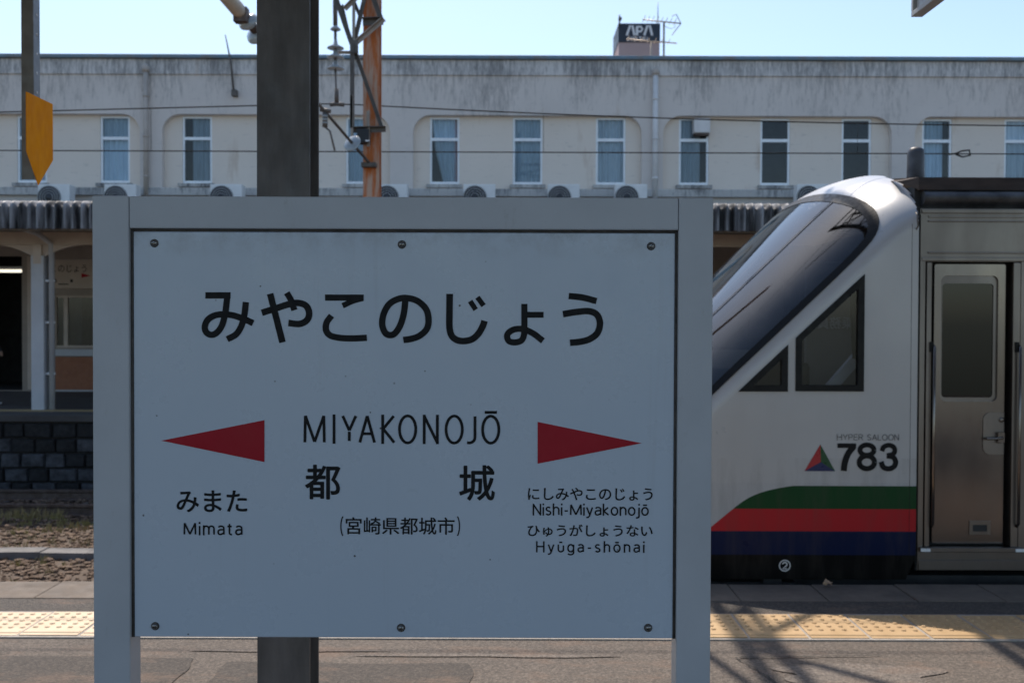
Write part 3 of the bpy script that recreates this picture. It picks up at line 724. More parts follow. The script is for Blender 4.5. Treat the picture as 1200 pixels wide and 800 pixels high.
# ------------------------------------------------------------------ opposite canopy
CY = 14.45
can = thing('platform_canopy', 'opposite platform canopy with dark corrugated edge and pale columns', 'canopy', (0, CY, FP))
zc1, zc0 = ZW(238, CY, 60), ZW(268, CY, 60)
co = MB(); co.sm = True
path = []
for k in range(7): path.append((CY, zc0 + (zc1 - .07 - zc0) * k / 6, (-1, 0)))
for k in range(1, 7):
    a = R(90 * k / 6); path.append((CY + .07 - .07 * math.cos(a), zc1 - .07 + .07 * math.sin(a), (-math.cos(a), math.sin(a))))
path.append((CY + .5, zc1 + .04, (0, 1))); path.append((CY + 5.2, zc1 + .42, (0, 1)))
pitch = .1277; nx = int(24 / pitch * 8); vs = []
for i in range(nx + 1):
    x = -12 + i * pitch / 8; s_ = math.sin(2 * math.pi * i / 8); s_ = math.copysign(abs(s_) ** .7, s_)
    for y_, z_, (ny, nz) in path: vs.append((x, y_ + ny * .058 * s_, z_ + nz * .04 * s_))
m = len(path); co.add(vs, [(i * m + k, (i + 1) * m + k, (i + 1) * m + k + 1, i * m + k + 1) for i in range(nx) for k in range(m - 1)])
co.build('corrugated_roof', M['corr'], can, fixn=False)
bb = MB(); bb.box(-12, 12, CY + .08, CY + .16, zc0 - .02, zc0 + .10); bb.box(-12, 12, CY + .05, CY + 5.2, zc1 - .075, zc1 - .045); bb.build('eaves_board', M['roofsheet'], can)
colx = [W2(47.5, 420, 15.6).x + 4.7 * k for k in range(-1, 4)]
KY = 15.6
ztop = ZW(272, KY, 60); zbeam = ZW(287, KY, 60)
lb = MB(); lb.box(-12, 12, KY - .05, KY + .05, zbeam, ztop); lb.build('long_beam', M['cream'], can, bevel=.006)
for x in colx:
    c = MB(); c.box(x - .10, x + .10, KY - .10, KY + .10, FP, ZW(300, KY, 60)); c.build('column', M['palecol'], can, bevel=.008)
    h = MB(); zt, zb = zbeam - .004, ZW(302, KY, 60)
    for s in (-1, 1):
        pts = [(x + s * .05, zb)] + [(x + s * (.06 + .62 * q), zb + (zt - zb) * (1 - (1 - q) ** 1.8)) for q in (0, .2, .4, .6, .8, 1)] + [(x + s * .05, zt)]
        h.plate(pts[1:] if s > 0 else pts[1:][::-1], [], KY - .045, KY + .045)
    h.plate([(x - .062, zb - .1), (x + .062, zb - .1), (x + .062, zt), (x - .062, zt)], [], KY - .102, KY + .102)
    h.build('bracket', M['cream'], can)
    rf = MB(); rf.beam((x, KY - 1.1, ztop + .03), (x, KY + 4, ztop + .30), .08, .12); rf.build('rafter', M['cream'], can)
    dp = MB(); dp.tube([(x + .19, KY - .02, FP), (x + .19, KY - .02, zbeam + .0), (x + .15, KY - .4, ztop - .05), (x + .15, CY + .12, zc0 + .05)], .045, 10); d_ = dp.build('downpipe', M['palecol'], can)
    for z in (.75, 1.55, 2.2):
        cl = MB(); cl.box(x + .09, x + .24, KY - .035, KY - .005, z, z + .03); cl.build('pipe_strap', M['alu'], d_)
fl_ = MB(); fl_.box(-12, 12, 17.6, 17.66, ztop + .05, ztop + .12); fl_.build('purlin', M['cream'], can)

# ------------------------------------------------------------------ outdoor units of air conditioners
def ac_unit(px, label, w_=.62, dd=19.35):
    x = XW(px, dd, 225); z0 = ZW(249, dd, px); h_ = ZW(215.8, dd, px) - z0
    t = thing('air_conditioner_unit', label, 'air conditioner', (x, dd, z0), 'outdoor air conditioner units above the canopy')
    c = MB(); c.box(x, x + w_, dd, dd + .26, z0 + .04, z0 + h_); c.build('casing', M['ac'], t, bevel=.015)
    cx, cz, r = x + w_ * .36, z0 + .04 + (h_ - .04) * .5, (h_ - .04) * .45
    g = MB(); g.lathe([(r, 0), (r, .012), (r * .9, .016), (r * .2, .016), (r * .18, .03)], (cx, dd - .002, cz), (0, -1, 0), 28); go = g.build('fan_grille', M['acgrille'], t)
    ring = MB()
    for q in (.35, .55, .75, .95): ring.tube([(cx + r * q * math.cos(a), dd - .024, cz + r * q * math.sin(a)) for a in [2 * math.pi * k / 28 for k in range(29)]], .003, 5)
    ring.build('wire_guard', M['ac'], go)
    f = MB()
    for s in (.08, .82): f.box(x + w_ * s, x + w_ * (s + .08), dd - .03, dd + .29, z0 - .06, z0 + .038)
    f.build('feet', M['ac'], t)
    return t
for px, lab in ((44, 'outdoor air conditioner unit left of all the others, under the orange marker plate'),
                (122, 'outdoor air conditioner unit between the orange marker and the beige downpipe'),
                (246, 'outdoor air conditioner unit just left of the dark canopy column'),
                (440, 'outdoor air conditioner unit directly right of the rusty catenary mast'),
                (543, 'outdoor air conditioner unit second to the right of the rusty mast'),
                (642, 'outdoor air conditioner unit third to the right of the rusty mast'),
                (721, 'outdoor air conditioner unit beside the white downpipe, right of the sign middle'),
                (934, 'outdoor air conditioner unit half hidden behind the nose of the train')): ac_unit(px, lab)
# whip antenna leaning on the facade
wa = thing('whip_antenna', 'thin leaning grey rod antenna on the facade left of the dark column', 'antenna', tuple(W2(274, 108, BY - .08)))
m_ = MB(); m_.tube([W2(274, 108, BY - .1), W2(270.5, 73, BY - .12), W2(264, 41, BY - .12)], [.022, .02, .010], 6); m_.build('rod', M['greysteel'], wa)
p = W2(274.5, 109, BY - .1); m_ = MB(); m_.box(p.x - .05, p.x + .05, BY - .14, BY - .002, p.z - .06, p.z + .06); m_.build('bracket_box', M['greysteel'], wa)

# ------------------------------------------------------------------ far hotel tower
HY = 120.0
ht = thing('hotel_tower', 'far hotel tower with white lettering on a navy sign above the roofline', 'building', (W2(748, 60, HY).x, HY, GZ))
hx0, hx1 = W2(725, 50, HY).x, W2(773, 50, HY).x
m_ = MB(); m_.box(hx0, hx1, HY, HY + 6, GZ, ZW(50, HY, 748)); m_.build('wall', M['hotel'], ht)
m_ = MB(); m_.box(hx0 - 6, hx1 + 8, HY + .5, HY + 14, GZ, ZW(120, HY, 748)); m_.build('lower_block', M['hotel'], ht)
m_ = MB(); m_.box(hx0 - .05, hx1 + .05, HY - .08, HY + 6.05, ZW(50, HY, 748) + .002, ZW(28, HY, 748)); m_.build('sign_panel', M['navy'], ht)
YS = HY - .12
def hpt(cx, cy):   # from a close look at the tower, 8.89 pixels to one
    p = W2(700 + cx / 8.89, cy / 8.89, HY); return (p.x, p.z)
L = MB(); k = 0
for pts, wd in (([(305, 375), (340, 275), (365, 275), (385, 375)], 24), ([(412, 375), (412, 280)], 26), ([(412, 285), (455, 285), (468, 308), (455, 332), (412, 335)], 20), ([(487, 375), (520, 275), (545, 275), (570, 375)], 24)):
    L.ribbon([hpt(*p) for p in pts], wd / 8.89 * HY / F, YS - k * .002); k += 1
hb = MB(); a = hpt(318, 432); b = hpt(548, 388)
stroke_text('HOTEL', (a[0], b[0], a[1], b[1]), YS, .09, hb, .25)
L.build('large_lettering', M['white'], ht, fixn=False); hb.build('small_lettering', M['white'], ht, fixn=False)
m_ = MB(); m_.tube([W2(726, 30, HY - .2), W2(726, 18, HY - .2)], .10, 6); m_.box(W2(724.5, 24, HY).x, W2(728, 24, HY).x, HY - .6, HY - .1, ZW(25, HY, 726), ZW(22, HY, 726)); m_.build('roof_aerial', M['greysteel'], ht)
m_ = MB(); m_.tube([W2(771, 29, HY + 1), W2(771, 3, HY + 1)], [.07, .03], 6); m_.build('lightning_rod', M['antenna'], ht)
# TV antennas on the station roof
def yagi(name, label, mast_px, mast_y0, mast_y1, b0, b1, nel, el, mat, bow=True, dd=21.2):
    base = W2(mast_px, mast_y1, dd); t = thing(name, label, 'antenna', (base.x, dd, ZT - .15))
    m_ = MB(); m_.tube([(base.x, dd, ZT - .2), W2(mast_px, mast_y0, dd)], .022, 6); m_.build('mast', mat, t)
    p, q = W2(b0[0], b0[1], dd), W2(b1[0], b1[1], dd); d = (q - p).normalized()
    m_ = MB(); m_.tube([p, q], .014, 6); m_.build('boom', mat, t)
    m_ = MB()
    for i in range(nel):
        c = p + (q - p) * (.04 + .8 * i / (nel - 1)); m_.tube([c + Vector((0, -el, .02)), c + Vector((0, el, .02))], .007, 5)
    m_.build('director_rods', mat, t)
    if bow:
        m_ = MB(); 
        for s in (-1, 1): m_.tube([q, q + Vector((-.12, -.1, .16 * s)), q + Vector((-.16, .15, .20 * s))], .010, 5)
        m_.build('reflector', mat, t)
        c = p + (q - p) * .5; m_ = MB(); m_.tube([W2(mast_px, 30, dd), W2(mast_px + 3, 32, dd), W2(mast_px + 9, 34, dd), W2(mast_px + 13, 32, dd), W2(mast_px + 13, 27, dd)], .006, 5); m_.build('feeder_cable', mat, t)
yagi('tv_antenna', 'upper television antenna with long boom right of the navy hotel sign', 778, 27, 66, (753, 23.3), (798, 27.8), 8, .22, M['antenna'])
yagi('tv_antenna', 'lower television antenna with short mast crossing in front of the hotel tower', 763, 49, 66, (734, 46), (793, 51), 7, .18, M['palesteel'], False)

# ------------------------------------------------------------------ catenary mast and wires over the far track
MD = 11.2
mast = thing('catenary_mast', 'tall rusty orange steel catenary mast with lattice bracket behind the sign', 'mast', (W2(434, 300, MD).x, MD, GZ))
xm0, xm1 = W2(425.5, 120, MD).x, W2(444.5, 120, MD).x; t = .012
m_ = MB(); m_.box(xm0, xm1, MD, MD + t, GZ - .1, 7.6); m_.box(xm0, xm1, MD + .18, MD + .18 + t, GZ - .1, 7.6); m_.box((xm0 + xm1) / 2 - .005, (xm0 + xm1) / 2 + .005, MD + t, MD + .18, GZ - .1, 7.6); m_.build('mast_post', M['rust'], mast)
def P(px, py, d=MD): return W2(px, py, d)
mem = [((392, -14), (415, 52), 'greysteel', .055), ((436, -30), (417, 52), 'greysteel', .05), ((415, 50), (449, 21), 'palesteel', .05), ((437, -10), (449, 22), 'greysteel', .055), ((403, 10), (425, -12), 'palesteel', .045),
       ((425, 23), (449, 22), 'greysteel', .075), ((402, 6), (413, 52), 'greysteel', .035), ((412, -8), (425, 22), 'greysteel', .04), ((416, 0), (416, 50), 'palesteel', .035),
       ((415, 52), (415, 150), 'greysteel', .05), ((418, 60), (449, 148), 'greysteel', .045), ((396, 61), (420, 61), 'palesteel', .03), ((413, 150), (452, 149), 'greysteel', .06), ((433, 130), (433, 172), 'palesteel', .035), ((414, 112), (414, 160), 'palesteel', .035)]
for i, (a, b, mt, wd) in enumerate(mem):
    m_ = MB(); dz = MD - .08 - .012 * (i % 5); m_.angle(P(*a, dz), P(*b, dz), wd, .008, (0, -1, 0)); m_.build('bracket_bar', M[mt], mast)
g_ = MB(); a = P(415, 54, MD - .15); g_.box(a.x - .045, a.x + .045, MD - .16, MD - .145, a.z - .08, a.z + .06); g_.build('gusset_plate', M['greysteel'], mast)
g_ = MB(); a, b = P(419, 168, MD - .12), P(433, 152, MD - .12); g_.box(a.x, b.x, MD - .18, MD - .02, a.z, b.z); bo = g_.build('junction_box', M['blackbox'], mast, bevel=.006)
g_ = MB(); a, b = P(428, 165.5, MD - .2), P(432.5, 163.8, MD - .2); g_.box(a.x, b.x, MD - .186, MD - .181, a.z, b.z); g_.build('box_plate', M['white'], bo)
g_ = MB(); a, b = P(424, 196, MD - .05), P(441, 191, MD - .05); g_.box(a.x, b.x, MD - .10, MD - .004, a.z, b.z); g_.build('clamp_band', M['greysteel'], mast)
# insulator string hanging to the messenger wire (far track)
TD = 13.35
si = thing('insulator_string', 'hanging string of pale porcelain disc insulators left of the rusty mast', 'insulator', tuple(P(393, 20, TD)))
m_ = MB(); m_.tube([P(392.5, -12, TD), P(393, 30, TD)], .03, 8); m_.tube([P(393, 80, TD), P(394.5, 122, TD)], .012, 6); m_.tube([P(393, 30, TD), P(393, 80, TD)], .02, 8); m_.build('rod', M['greysteel'], si)
for py, r_ in ((34, 6.2), (56, 10), (67, 10.4), (80, 10.4)):
    rr = r_ * TD / F; c = P(393.2, py, TD); d_ = MB(); d_.lathe([(rr * .2, .10), (rr * .3, .04), (rr * .95, .0), (rr, -.012), (rr * .8, -.022), (rr * .2, -.02)], c, (0, 0, 1), 18); d_.build('disc', M['porcelain'], si)
m_ = MB(); c = P(394.5, 122, TD); m_.tube([c + Vector((-.09, 0, -.01)), c, c + Vector((.10, 0, -.01))], .028, 8); m_.tube([c + Vector((0, 0, .02)), c + Vector((0, 0, .2))], .03, 8); m_.build('clamp', M['greysteel'], si)
def wire(name, label, pts, r_):
    m_ = MB(); m_.tube(pts, r_, 6); o = m_.build(name, M['wire']); tag(o, label, 'wire'); return o
mess = []
x_sup = P(394.5, 122.5, TD)
for k in range(-24, 41):
    x = k * .42; u = (x - x_sup.x)
    # parabola from the support, sagging to the right, and another to the left
    py = 121.5 + (.056 * (u / TD * F) * (1 - (u / TD * F) / 1900) if u > 0 else -.0255 * (u / TD * F))
    mess.append((x, TD, ZW(py, TD, 600 + x / TD * F)))
wire('messenger_wire', 'upper thin overhead wire sagging across the facade at the window tops', mess, .0085)
cw = [(k * .42, TD, ZW(178.5, TD, 600) ) for k in range(-24, 41)]
wire('contact_wire', 'lower thin straight overhead wire crossing in front of the windows', cw, .008)
dr = thing('wire_dropper_set', 'thin wire droppers between the two overhead wires', 'wire', (0, TD, ZW(178, TD)))
for px in (177, 637, 1005):
    x = W2(px, 150, TD).x; zt = min(mess, key=lambda p: abs(p[0] - x))[2]; m_ = MB(); m_.tube([(x, TD, ZW(178.5, TD)), (x, TD, zt)], .0028, 5); m_.build('dropper', M['wire'], dr)
# bent registration fitting near the right end of the contact wire
rf = thing('wire_clip', 'small twisted wire fitting on the contact wire above the train roof', 'wire fitting', tuple(W2(1125, 180, TD)))
m_ = MB(); m_.tube([W2(1112, 181, TD), W2(1120, 180, TD), W2(1127, 177, TD), W2(1136, 176, TD), W2(1137, 182, TD), W2(1128, 184, TD), W2(1120, 181, TD)], .012, 6); m_.build('clip_body', M['wire'], rf)
# cantilever over the near track: sloping strut with insulators, fixed on the mast
ca = thing('catenary_cantilever', 'sloping overhead strut with white insulators reaching behind the dark column', 'insulator', tuple(P(413, 175, 10.9)))
def on(t): # point along the strut from the mast (t=0) up and towards the near track (t=1)
    a = W2(436, 195, MD - .02); b = W2(250, -22, 8.7); return a + (b - a) * t
m_ = MB(); m_.tube([on(0), on(.62)], .016, 8); m_.build('strut', M['greysteel'], ca)
ax = (on(1) - on(0)).normalized()
def tfor(px):
    lo, hi = 0, 1
    for _ in range(40):
        md = (lo + hi) / 2; q = CAMROT.transposed() @ (on(md) - Vector((0, 0, EYE))); x = 600 - F * q.x / q.z
        if x > px: lo = md
        else: hi = md
    return lo
def disc(tt, r_, h_=.06, mat='porcelain', name='disc'):
    d_ = MB(); d_.lathe([(r_ * .3, -h_), (r_ * .8, -h_ * .5), (r_, 0), (r_ * .95, h_ * .35), (r_ * .5, h_ * .8), (r_ * .25, h_)], on(tt), ax, 20); d_.build(name, M[mat], ca)
disc(tfor(413), .10, .016)
m_ = MB(); a = tfor(300); m_.tube([on(tfor(372)), on(a)], .018, 8); m_.build('strut', M['greysteel'], ca)
for px, r_ in ((324, .10), (314, .115), (303, .12), (291, .095)): disc(tfor(px), r_, .055)
m_ = MB(); m_.tube([on(tfor(300)), on(tfor(280))], .045, 10); c = on(tfor(284)); m_.box(c.x - .07, c.x + .05, c.y - .05, c.y + .05, c.z - .07, c.z + .06); m_.build('clamp', M['rail'], ca)
m_ = MB(); m_.tube([on(tfor(283)), on(tfor(279)), on(tfor(262)), on(1.0)], [.05, .068, .068, .065], 14); m_.build('insulator_sleeve', M['beigetube'], ca)
hk = thing('dropper_insulator', 'small hanging rod insulator below the sloping strut right of the dark column', 'insulator', tuple(on(tfor(381))))
c = on(tfor(381)); m_ = MB(); m_.tube([c + Vector((-.05, -.01, .02)), c + Vector((.06, -.01, 0))], .022, 8); m_.tube([c, c + Vector((0, -.01, -.16))], .028, 8); m_.tube([c + Vector((0, -.01, -.16)), c + Vector((.05, 0, -.20)), c + Vector((.10, 0, -.40))], .011, 6); m_.build('rod', M['greysteel'], hk)
m_ = MB()
for k in range(3): m_.lathe([(.02, -.012), (.034, 0), (.02, .012)], c + Vector((0, -.01, -.05 - .035 * k)), (0, 0, 1), 10)
m_.build('sheds', M['porcelain'], hk)

# overhead lattice beam above the near track (out of frame; its bars shade the platform)
gb = thing('overhead_lattice_beam', 'overhead lattice beam above the near track, seen as streaks of shadow on the platform', 'lattice beam', (.8, -3.4, 0))
gzb = 6.4; gx0, gx1 = .18, 1.42
for x in (gx0, gx1):
    m_ = MB(); m_.beam((x, -3.6, gzb), (x, 9.6, gzb), .085); m_.build('chord', M['greysteel'], gb)
    m_ = MB(); m_.beam((x, -3.4, -.02), (x, -3.4, gzb), .16); m_.build('leg', M['greysteel'], gb)
yy = -3.3; k = 0
while yy < 9:
    m_ = MB(); a, b = ((gx0, gx1) if k % 2 == 0 else (gx1, gx0)); m_.beam((a, yy + 1.3, gzb - .01), (b, yy, gzb - .01), .055, .05); m_.build('lacing_bar', M['greysteel'], gb); yy += 1.3; k += 1
for y_, z_, lb_ in ((7.5, 4.15, 'near track contact wire running above the train'), (7.5, 4.95, 'near track upper wire running above the train')):
    wire('contact_wire' if z_ < 4.5 else 'messenger_wire', lb_, [(-14, y_, z_), (0, y_, z_ - .01), (14, y_, z_)], .007)
for x in (gx0, gx1):
    m_ = MB(); m_.beam((x, -3.6, gzb + 1.05), (x, 9.6, gzb + 1.05), .075); m_.build('chord', M['greysteel'], gb)
    yy = -3.3; k = 0
    while yy < 9:
        m_ = MB(); za, zb_ = ((gzb, gzb + 1.05) if k % 2 == 0 else (gzb + 1.05, gzb)); m_.beam((x + .05, yy, za), (x + .05, yy + .87, zb_), .05, .05); m_.build('lacing_bar', M['greysteel'], gb); yy += .87; k += 1
m_ = MB(); m_.tube([(gx0, 7.5, 4.93), (gx0, 7.5, gzb)], .03, 8); m_.build('hanger', M['greysteel'], gb)
m_ = MB(); m_.beam((gx0, 9.5, gzb + .09), (gx1, 9.5, gzb + .09), .08, .08); m_.build('cross_bar', M['greysteel'], gb)

# ------------------------------------------------------------------ train
TS = 6.07; TC = 7.50; TWD = TC - TS
train = thing('express_train', 'silver express train with sloping nose and green, red and navy stripes', 'train', (2.5, TC, GZ))
def tx(px): return XW(px, TS, 450)
def tz(py): return ZW(py, TS, 1000)
prof = catmull([(.36, .0), (.30, .15), (.31, .45), (.46, .80), (.72, 1.13), (1.02, 1.43), (1.35, 1.745), (1.70, 2.08), (2.02, 2.385), (2.20, 2.53), (2.36, 2.605), (2.56, 2.645)], 24)
prof = [p for p in prof if p.x <= 2.56]
cum = [0]
for a, b in zip(prof[:-1], prof[1:]): cum.append(cum[-1] + (b - a).length)
LEN = cum[-1]
def prof_at(s):
    s = min(max(s, 0), LEN - 1e-6)
    import bisect
    i = max(0, bisect.bisect_right(cum, s) - 1); i = min(i, len(prof) - 2)
    f = (s - cum[i]) / (cum[i + 1] - cum[i]); return prof[i].lerp(prof[i + 1], f)
def s_of_x(x): # on the rising part
    return min((abs(p.x - x) + (0 if p.y > .5 else 9), c) for p, c in zip(prof, cum))[1]
XEND = tx(1075); BB = .45; EXPN = 2.15; RW = 1.66
def Tsurf(s, r, off=0.0):
    c = prof_at(s); d = (prof_at(s + .03) - prof_at(s - .03)).normalized(); n = Vector((d.y, -d.x))   # inward
    q = max(-1, min(1, r / RW)); th = abs(q) * math.pi / 2
    a = TWD * math.sin(th) ** (2 / EXPN); b = BB * (1 - max(0, math.cos(th)) ** (2 / EXPN))
    # gentler in the middle of the shoulder
    x, z = c.x + n.x * b, c.y + n.y * b; y = TC + math.copysign(a, q)
    p = Vector((x, y, z))
    if off:
        e = .004
        p1 = Tsurf(min(s + e, LEN - .002), r); p0 = Tsurf(max(s - e, .002), r); q1 = Tsurf(s, r + e); q0 = Tsurf(s, r - e)
        nn = (p1 - p0).cross(q1 - q0)
        nn.normalize()
        if nn.dot(Vector((-.6, (y - TC) * .6, .7))) < 0: nn = -nn
        p = p + nn * off
    return p
def inpoly(x, y, poly):
    c = False; j = len(poly) - 1
    for i in range(len(poly)):
        if (poly[i][1] > y) != (poly[j][1] > y) and x < (poly[j][0] - poly[i][0]) * (y - poly[i][1]) / (poly[j][1] - poly[i][1]) + poly[i][0]: c = not c
        j = i
    return c
s0, s1 = s_of_x(.62), s_of_x(2.10); q1 = 1.43
ws = [(s0, -q1), (s1 - .26, -q1), (s1 - .10, -q1 + .07), (s1, -q1 + .34), (s1 + .03, 0), (s1, q1 - .34), (s1 - .10, q1 - .07), (s1 - .26, q1), (s0, q1)]
for _ in range(2): # corner cutting
    nw = []
    for i in range(len(ws)):
        a, b = Vector(ws[i]), Vector(ws[(i + 1) % len(ws)]); l = (b - a).length; f = min(.25, .12 / l); nw += [tuple(a.lerp(b, f)), tuple(a.lerp(b, 1 - f))]
    ws = nw
dense = []
for i in range(len(ws)):
    a, b = Vector(ws[i]), Vector(ws[(i + 1) % len(ws)]); n = max(1, int((b - a).length / .03))
    dense += [tuple(a.lerp(b, k / n)) for k in range(n)]
NS, NR = 190, 132
grid = {}
for i in range(NS + 1):
    for j in range(NR + 1):
        s = LEN * i / NS; u = -1 + 2 * j / NR; grid[i, j] = (s, u * RW)
sh = MB(); sh.sm = True; gl = MB(); gl.sm = True
P0 = {k: Tsurf(*v) for k, v in grid.items()}
sh.v = [tuple(P0[i, j]) for i in range(NS + 1) for j in range(NR + 1)]
idx = lambda i, j: i * (NR + 1) + j
gv = {}
wide = inset(dense, -.012)
for i in range(NS):
    for j in range(NR):
        cs, cr = (grid[i, j][0] + grid[i + 1, j + 1][0]) / 2, (grid[i, j][1] + grid[i + 1, j + 1][1]) / 2
        f = (idx(i, j), idx(i + 1, j), idx(i + 1, j + 1), idx(i, j + 1))
        if not inpoly(cs, cr, dense) and sum(P0[q].x for q in ((i, j), (i + 1, j + 1))) / 2 < XEND - .004: sh.f.append(f); sh.m.append(0); sh.s.append(True)
        if inpoly(cs, cr, wide):
            ff = []
            for q in ((i, j), (i + 1, j), (i + 1, j + 1), (i, j + 1)):
                if q not in gv: gv[q] = len(gl.v); gl.v.append(tuple(Tsurf(*grid[q], .004)))
                ff.append(gv[q])
            gl.f.append(tuple(ff)); gl.m.append(0); gl.s.append(True)
# flat side walls below the shoulder
edge = []
for i in range(0, NS + 1): 
    p = Tsurf(LEN * i / NS, -RW)
    if not edge or (Vector((p.x, p.z)) - Vector(edge[-1])).length > .008: edge.append((p.x, p.z))
edge = [p for p in edge if p[0] <= XEND + .001]
zb0 = .008
tri_w = [(tx(865), tz(459)), (tx(923), tz(459)), (tx(923), tz(404))]
tra_w = [(tx(932), tz(458.5)), (tx(1012), tz(458.5)), (tx(1012), tz(321)), (tx(932), tz(396))]
outl = [(XEND - .06, zb0), (XEND, .14), (XEND, max(edge[-1][1], 2.0))] + edge[::-1] + [(edge[0][0] + .02, zb0)]
outl = [p for p in outl if p[1] >= zb0 - .02]
sh.sm = False
sh.plate(outl, [inset(tri_w, .016), inset(tra_w, .016)], TS, None)
sh.plate(outl, [inset(tri_w, .016), inset(tra_w, .016)], 2 * TC - TS, None)
for f0 in range(len(sh.m)): pass
shell = sh.build('nose_shell', M['train'], train, fixn=False)
gl.build('windshield', M['shieldglass'], train, fixn=False)
# windshield surround
rg = MB(); o_, i_ = inset(dense, -.040), inset(dense, .046); n = len(dense)
A = [Tsurf(*p, .003) for p in o_]; B_ = [Tsurf(*p, .009) for p in inset(dense, -.037)]; C_ = [Tsurf(*p, .008) for p in inset(dense, .043)]; D_ = [Tsurf(*p, .005) for p in i_]
vs = A + B_ + C_ + D_
rg.add(vs, [(k * n + i, k * n + (i + 1) % n, (k + 1) * n + (i + 1) % n, (k + 1) * n + i) for k in range(3) for i in range(n)])
rg.build('windshield_seal', M['rubber'], train, fixn=False)
for rr in (-.66, .66):
    dv = MB(); L_ = []
    for k in range(50):
        s = s0 + (s1 - s0 - .03) * k / 49; L_ += [Tsurf(s, rr - .009, .009), Tsurf(s, rr + .009, .009)]
    dv.add(L_, [(2 * k, 2 * k + 1, 2 * k + 3, 2 * k + 2) for k in range(49)]); dv.build('windshield_divider', M['rubber'], train, fixn=False)
wp = MB(); wp.tube([Tsurf(s_of_x(.9) + .9 * k / 12, -.66 - .10 * (k / 12 - .8) ** 2, .03) for k in range(7)], .014, 8); wp.build('wiper', M['rubber'], train)
for px in (1067,):
    q = MB(); q.box(tx(px), tx(px) + .0022, TS - .0006, TS + .004, .16, tz(262)); q.build('panel_seam', M['rubber'], train)
q = MB(); q.tube([(tx(1071), TS - .004, tz(249)), (tx(1070.5), TS - .03, tz(252)), (tx(1071.5), TS - .03, tz(265)), (tx(1072), TS - .004, tz(268))], .005, 6); q.build('lifting_eye', M['greysteel'], train)
# side windows
for nm, poly in (('quarter_window', tri_w), ('side_window', tra_w)):
    pr = [(p[0], p[1]) for p in poly]
    fr = MB(); fr.plate(pr, [inset(pr, .038)], TS - .007, TS + .035); fo = fr.build(nm, M['rubber'], train, bevel=.004)
    g = MB(); ip = inset(pr, .03); g.add([(a, TS + .012, b) for a, b in ip], [tuple(range(len(ip)))]); g.build('pane', M['trainglass'], fo)
# cab interior
ci = MB(); ci.box(XEND - .05, XEND - .02, TS + .02, 2 * TC - TS - .02, .1, 2.2); ci.build('cab_bulkhead', M['cabdark'], train)
ci = MB(); ci.box(.75, XEND - .06, TS + .03, 2 * TC - TS - .03, .02, .30); ci.build('cab_floor', M['cabdark'], train)
ci = MB(); ci.plate([(.85, .31), (1.45, .31), (1.45, .98), (1.30, 1.10), (.95, 1.02)], [], TS + .25, 2 * TC - TS - .25); ci.build('driver_desk', M['cabdark'], train)
ci = MB(); ci.box(2.02, XEND - .055, 6.86, 6.89, .31, 2.0); cd = ci.build('cab_partition', M['cabgrey'], train, bevel=.01)
mm = MB(); a = W2(944, 385, 6.855); b = W2(1000, 371, 6.855); text_mesh('乗務員室', (a.x, b.x, a.z, b.z), 6.856, mm, .0012, mirror=True); mm.build('room_lettering', M['white'], cd, fixn=False)
ci = MB(); ci.box(1.78, 1.9, 6.45, 6.78, .31, .75); ci.box(1.84, 1.93, 6.42, 6.81, .74, 1.32); ci.build('driver_seat', M['cabdark'], train, bevel=.03)
ci = MB(); ci.beam(W2(966, 462, 6.4), W2(1010, 412, 6.4), .05, .065); ci.build('lit_diagonal_bar', M['white'], train)  # added bar, painted white to stand for a lit diagonal behind the side window
ci = MB(); ci.tube([W2(1000, 330, 6.3), W2(1000, 372, 6.3), W2(1001, 420, 6.3)], [.012, .02, .012], 8); ci.build('cab_handset', M['rubber'], train)
# stainless body behind the nose
XB = 13.0
dX0, dX1, dZ0, dZ1 = tx(1084), tx(1196.5), tz(641), tz(306)
bd = MB()
wins = [[(a, 1.02), (a + 1.55, 1.02), (a + 1.55, 1.80), (a, 1.80)] for a in (4.4, 6.4, 8.4, 10.4)]
SY = TS + .012
bd.plate([(XEND + .012, tz(668)), (XB, tz(668)), (XB, tz(244)), (XEND + .012, tz(244))], [[(dX0, dZ0), (dX1, dZ0), (dX1, dZ1), (dX0, dZ1)]] + wins, SY, SY + .07, back=False)
bd.sweep([(2 * TC - SY, tz(668)), (2 * TC - SY, tz(244))], XEND + .012, XB)
bd.build('body_side', M['steel'], train)
rfp = [(SY + .06, tz(244) - .002), (SY + .06, tz(240)), (SY + .02, tz(237)), (SY - .005, tz(232)), (SY + .004, tz(226)), (SY + .035, tz(221.5))]
cv = MB(); cv.sm = True; cv.sweep(rfp, tx(1083), XB); cv.build('roof_cove', M['roofgrey'], train, fixn=False)
ce = MB(); ce.add([(tx(1083), a, b) for a, b in rfp] + [(tx(1083), 6.35, tz(221.5)), (tx(1083), 6.35, tz(244))], [tuple(range(8))])
ce.box(XEND + .002, tx(1090), SY + .065, TC, tz(246), tz(215)); ce.build('roof_end_wall', M['cabdark'], train)
rp = MB(); e0, e1 = tz(221.4), tz(206)
pr_ = [(TS + .03, e0), (TS + .05, e1), (TS + .45, e1 + .05), (TC, e1 + .12), (2 * TC - TS - .45, e1 + .05), (2 * TC - TS - .1, e1), (2 * TC - TS - .03, e0)]
rp.sweep(pr_, tx(1078), XB); rp.add([(tx(1078), a, b) for a, b in pr_] , [tuple(range(7))]); rp.build('roof_panel', M['darkroof'], train)
fa = MB(); fa.add([(tx(1063), TS + .20, tz(207.5)), (tx(1078) - .002, TS + .03, e0), (tx(1078) - .002, TS + .05, e1), (tx(1070), TS + .42, e1 + .03)], [(0, 1, 2), (0, 2, 3)]); fa.build('roof_fairing', M['darkroof'], train)
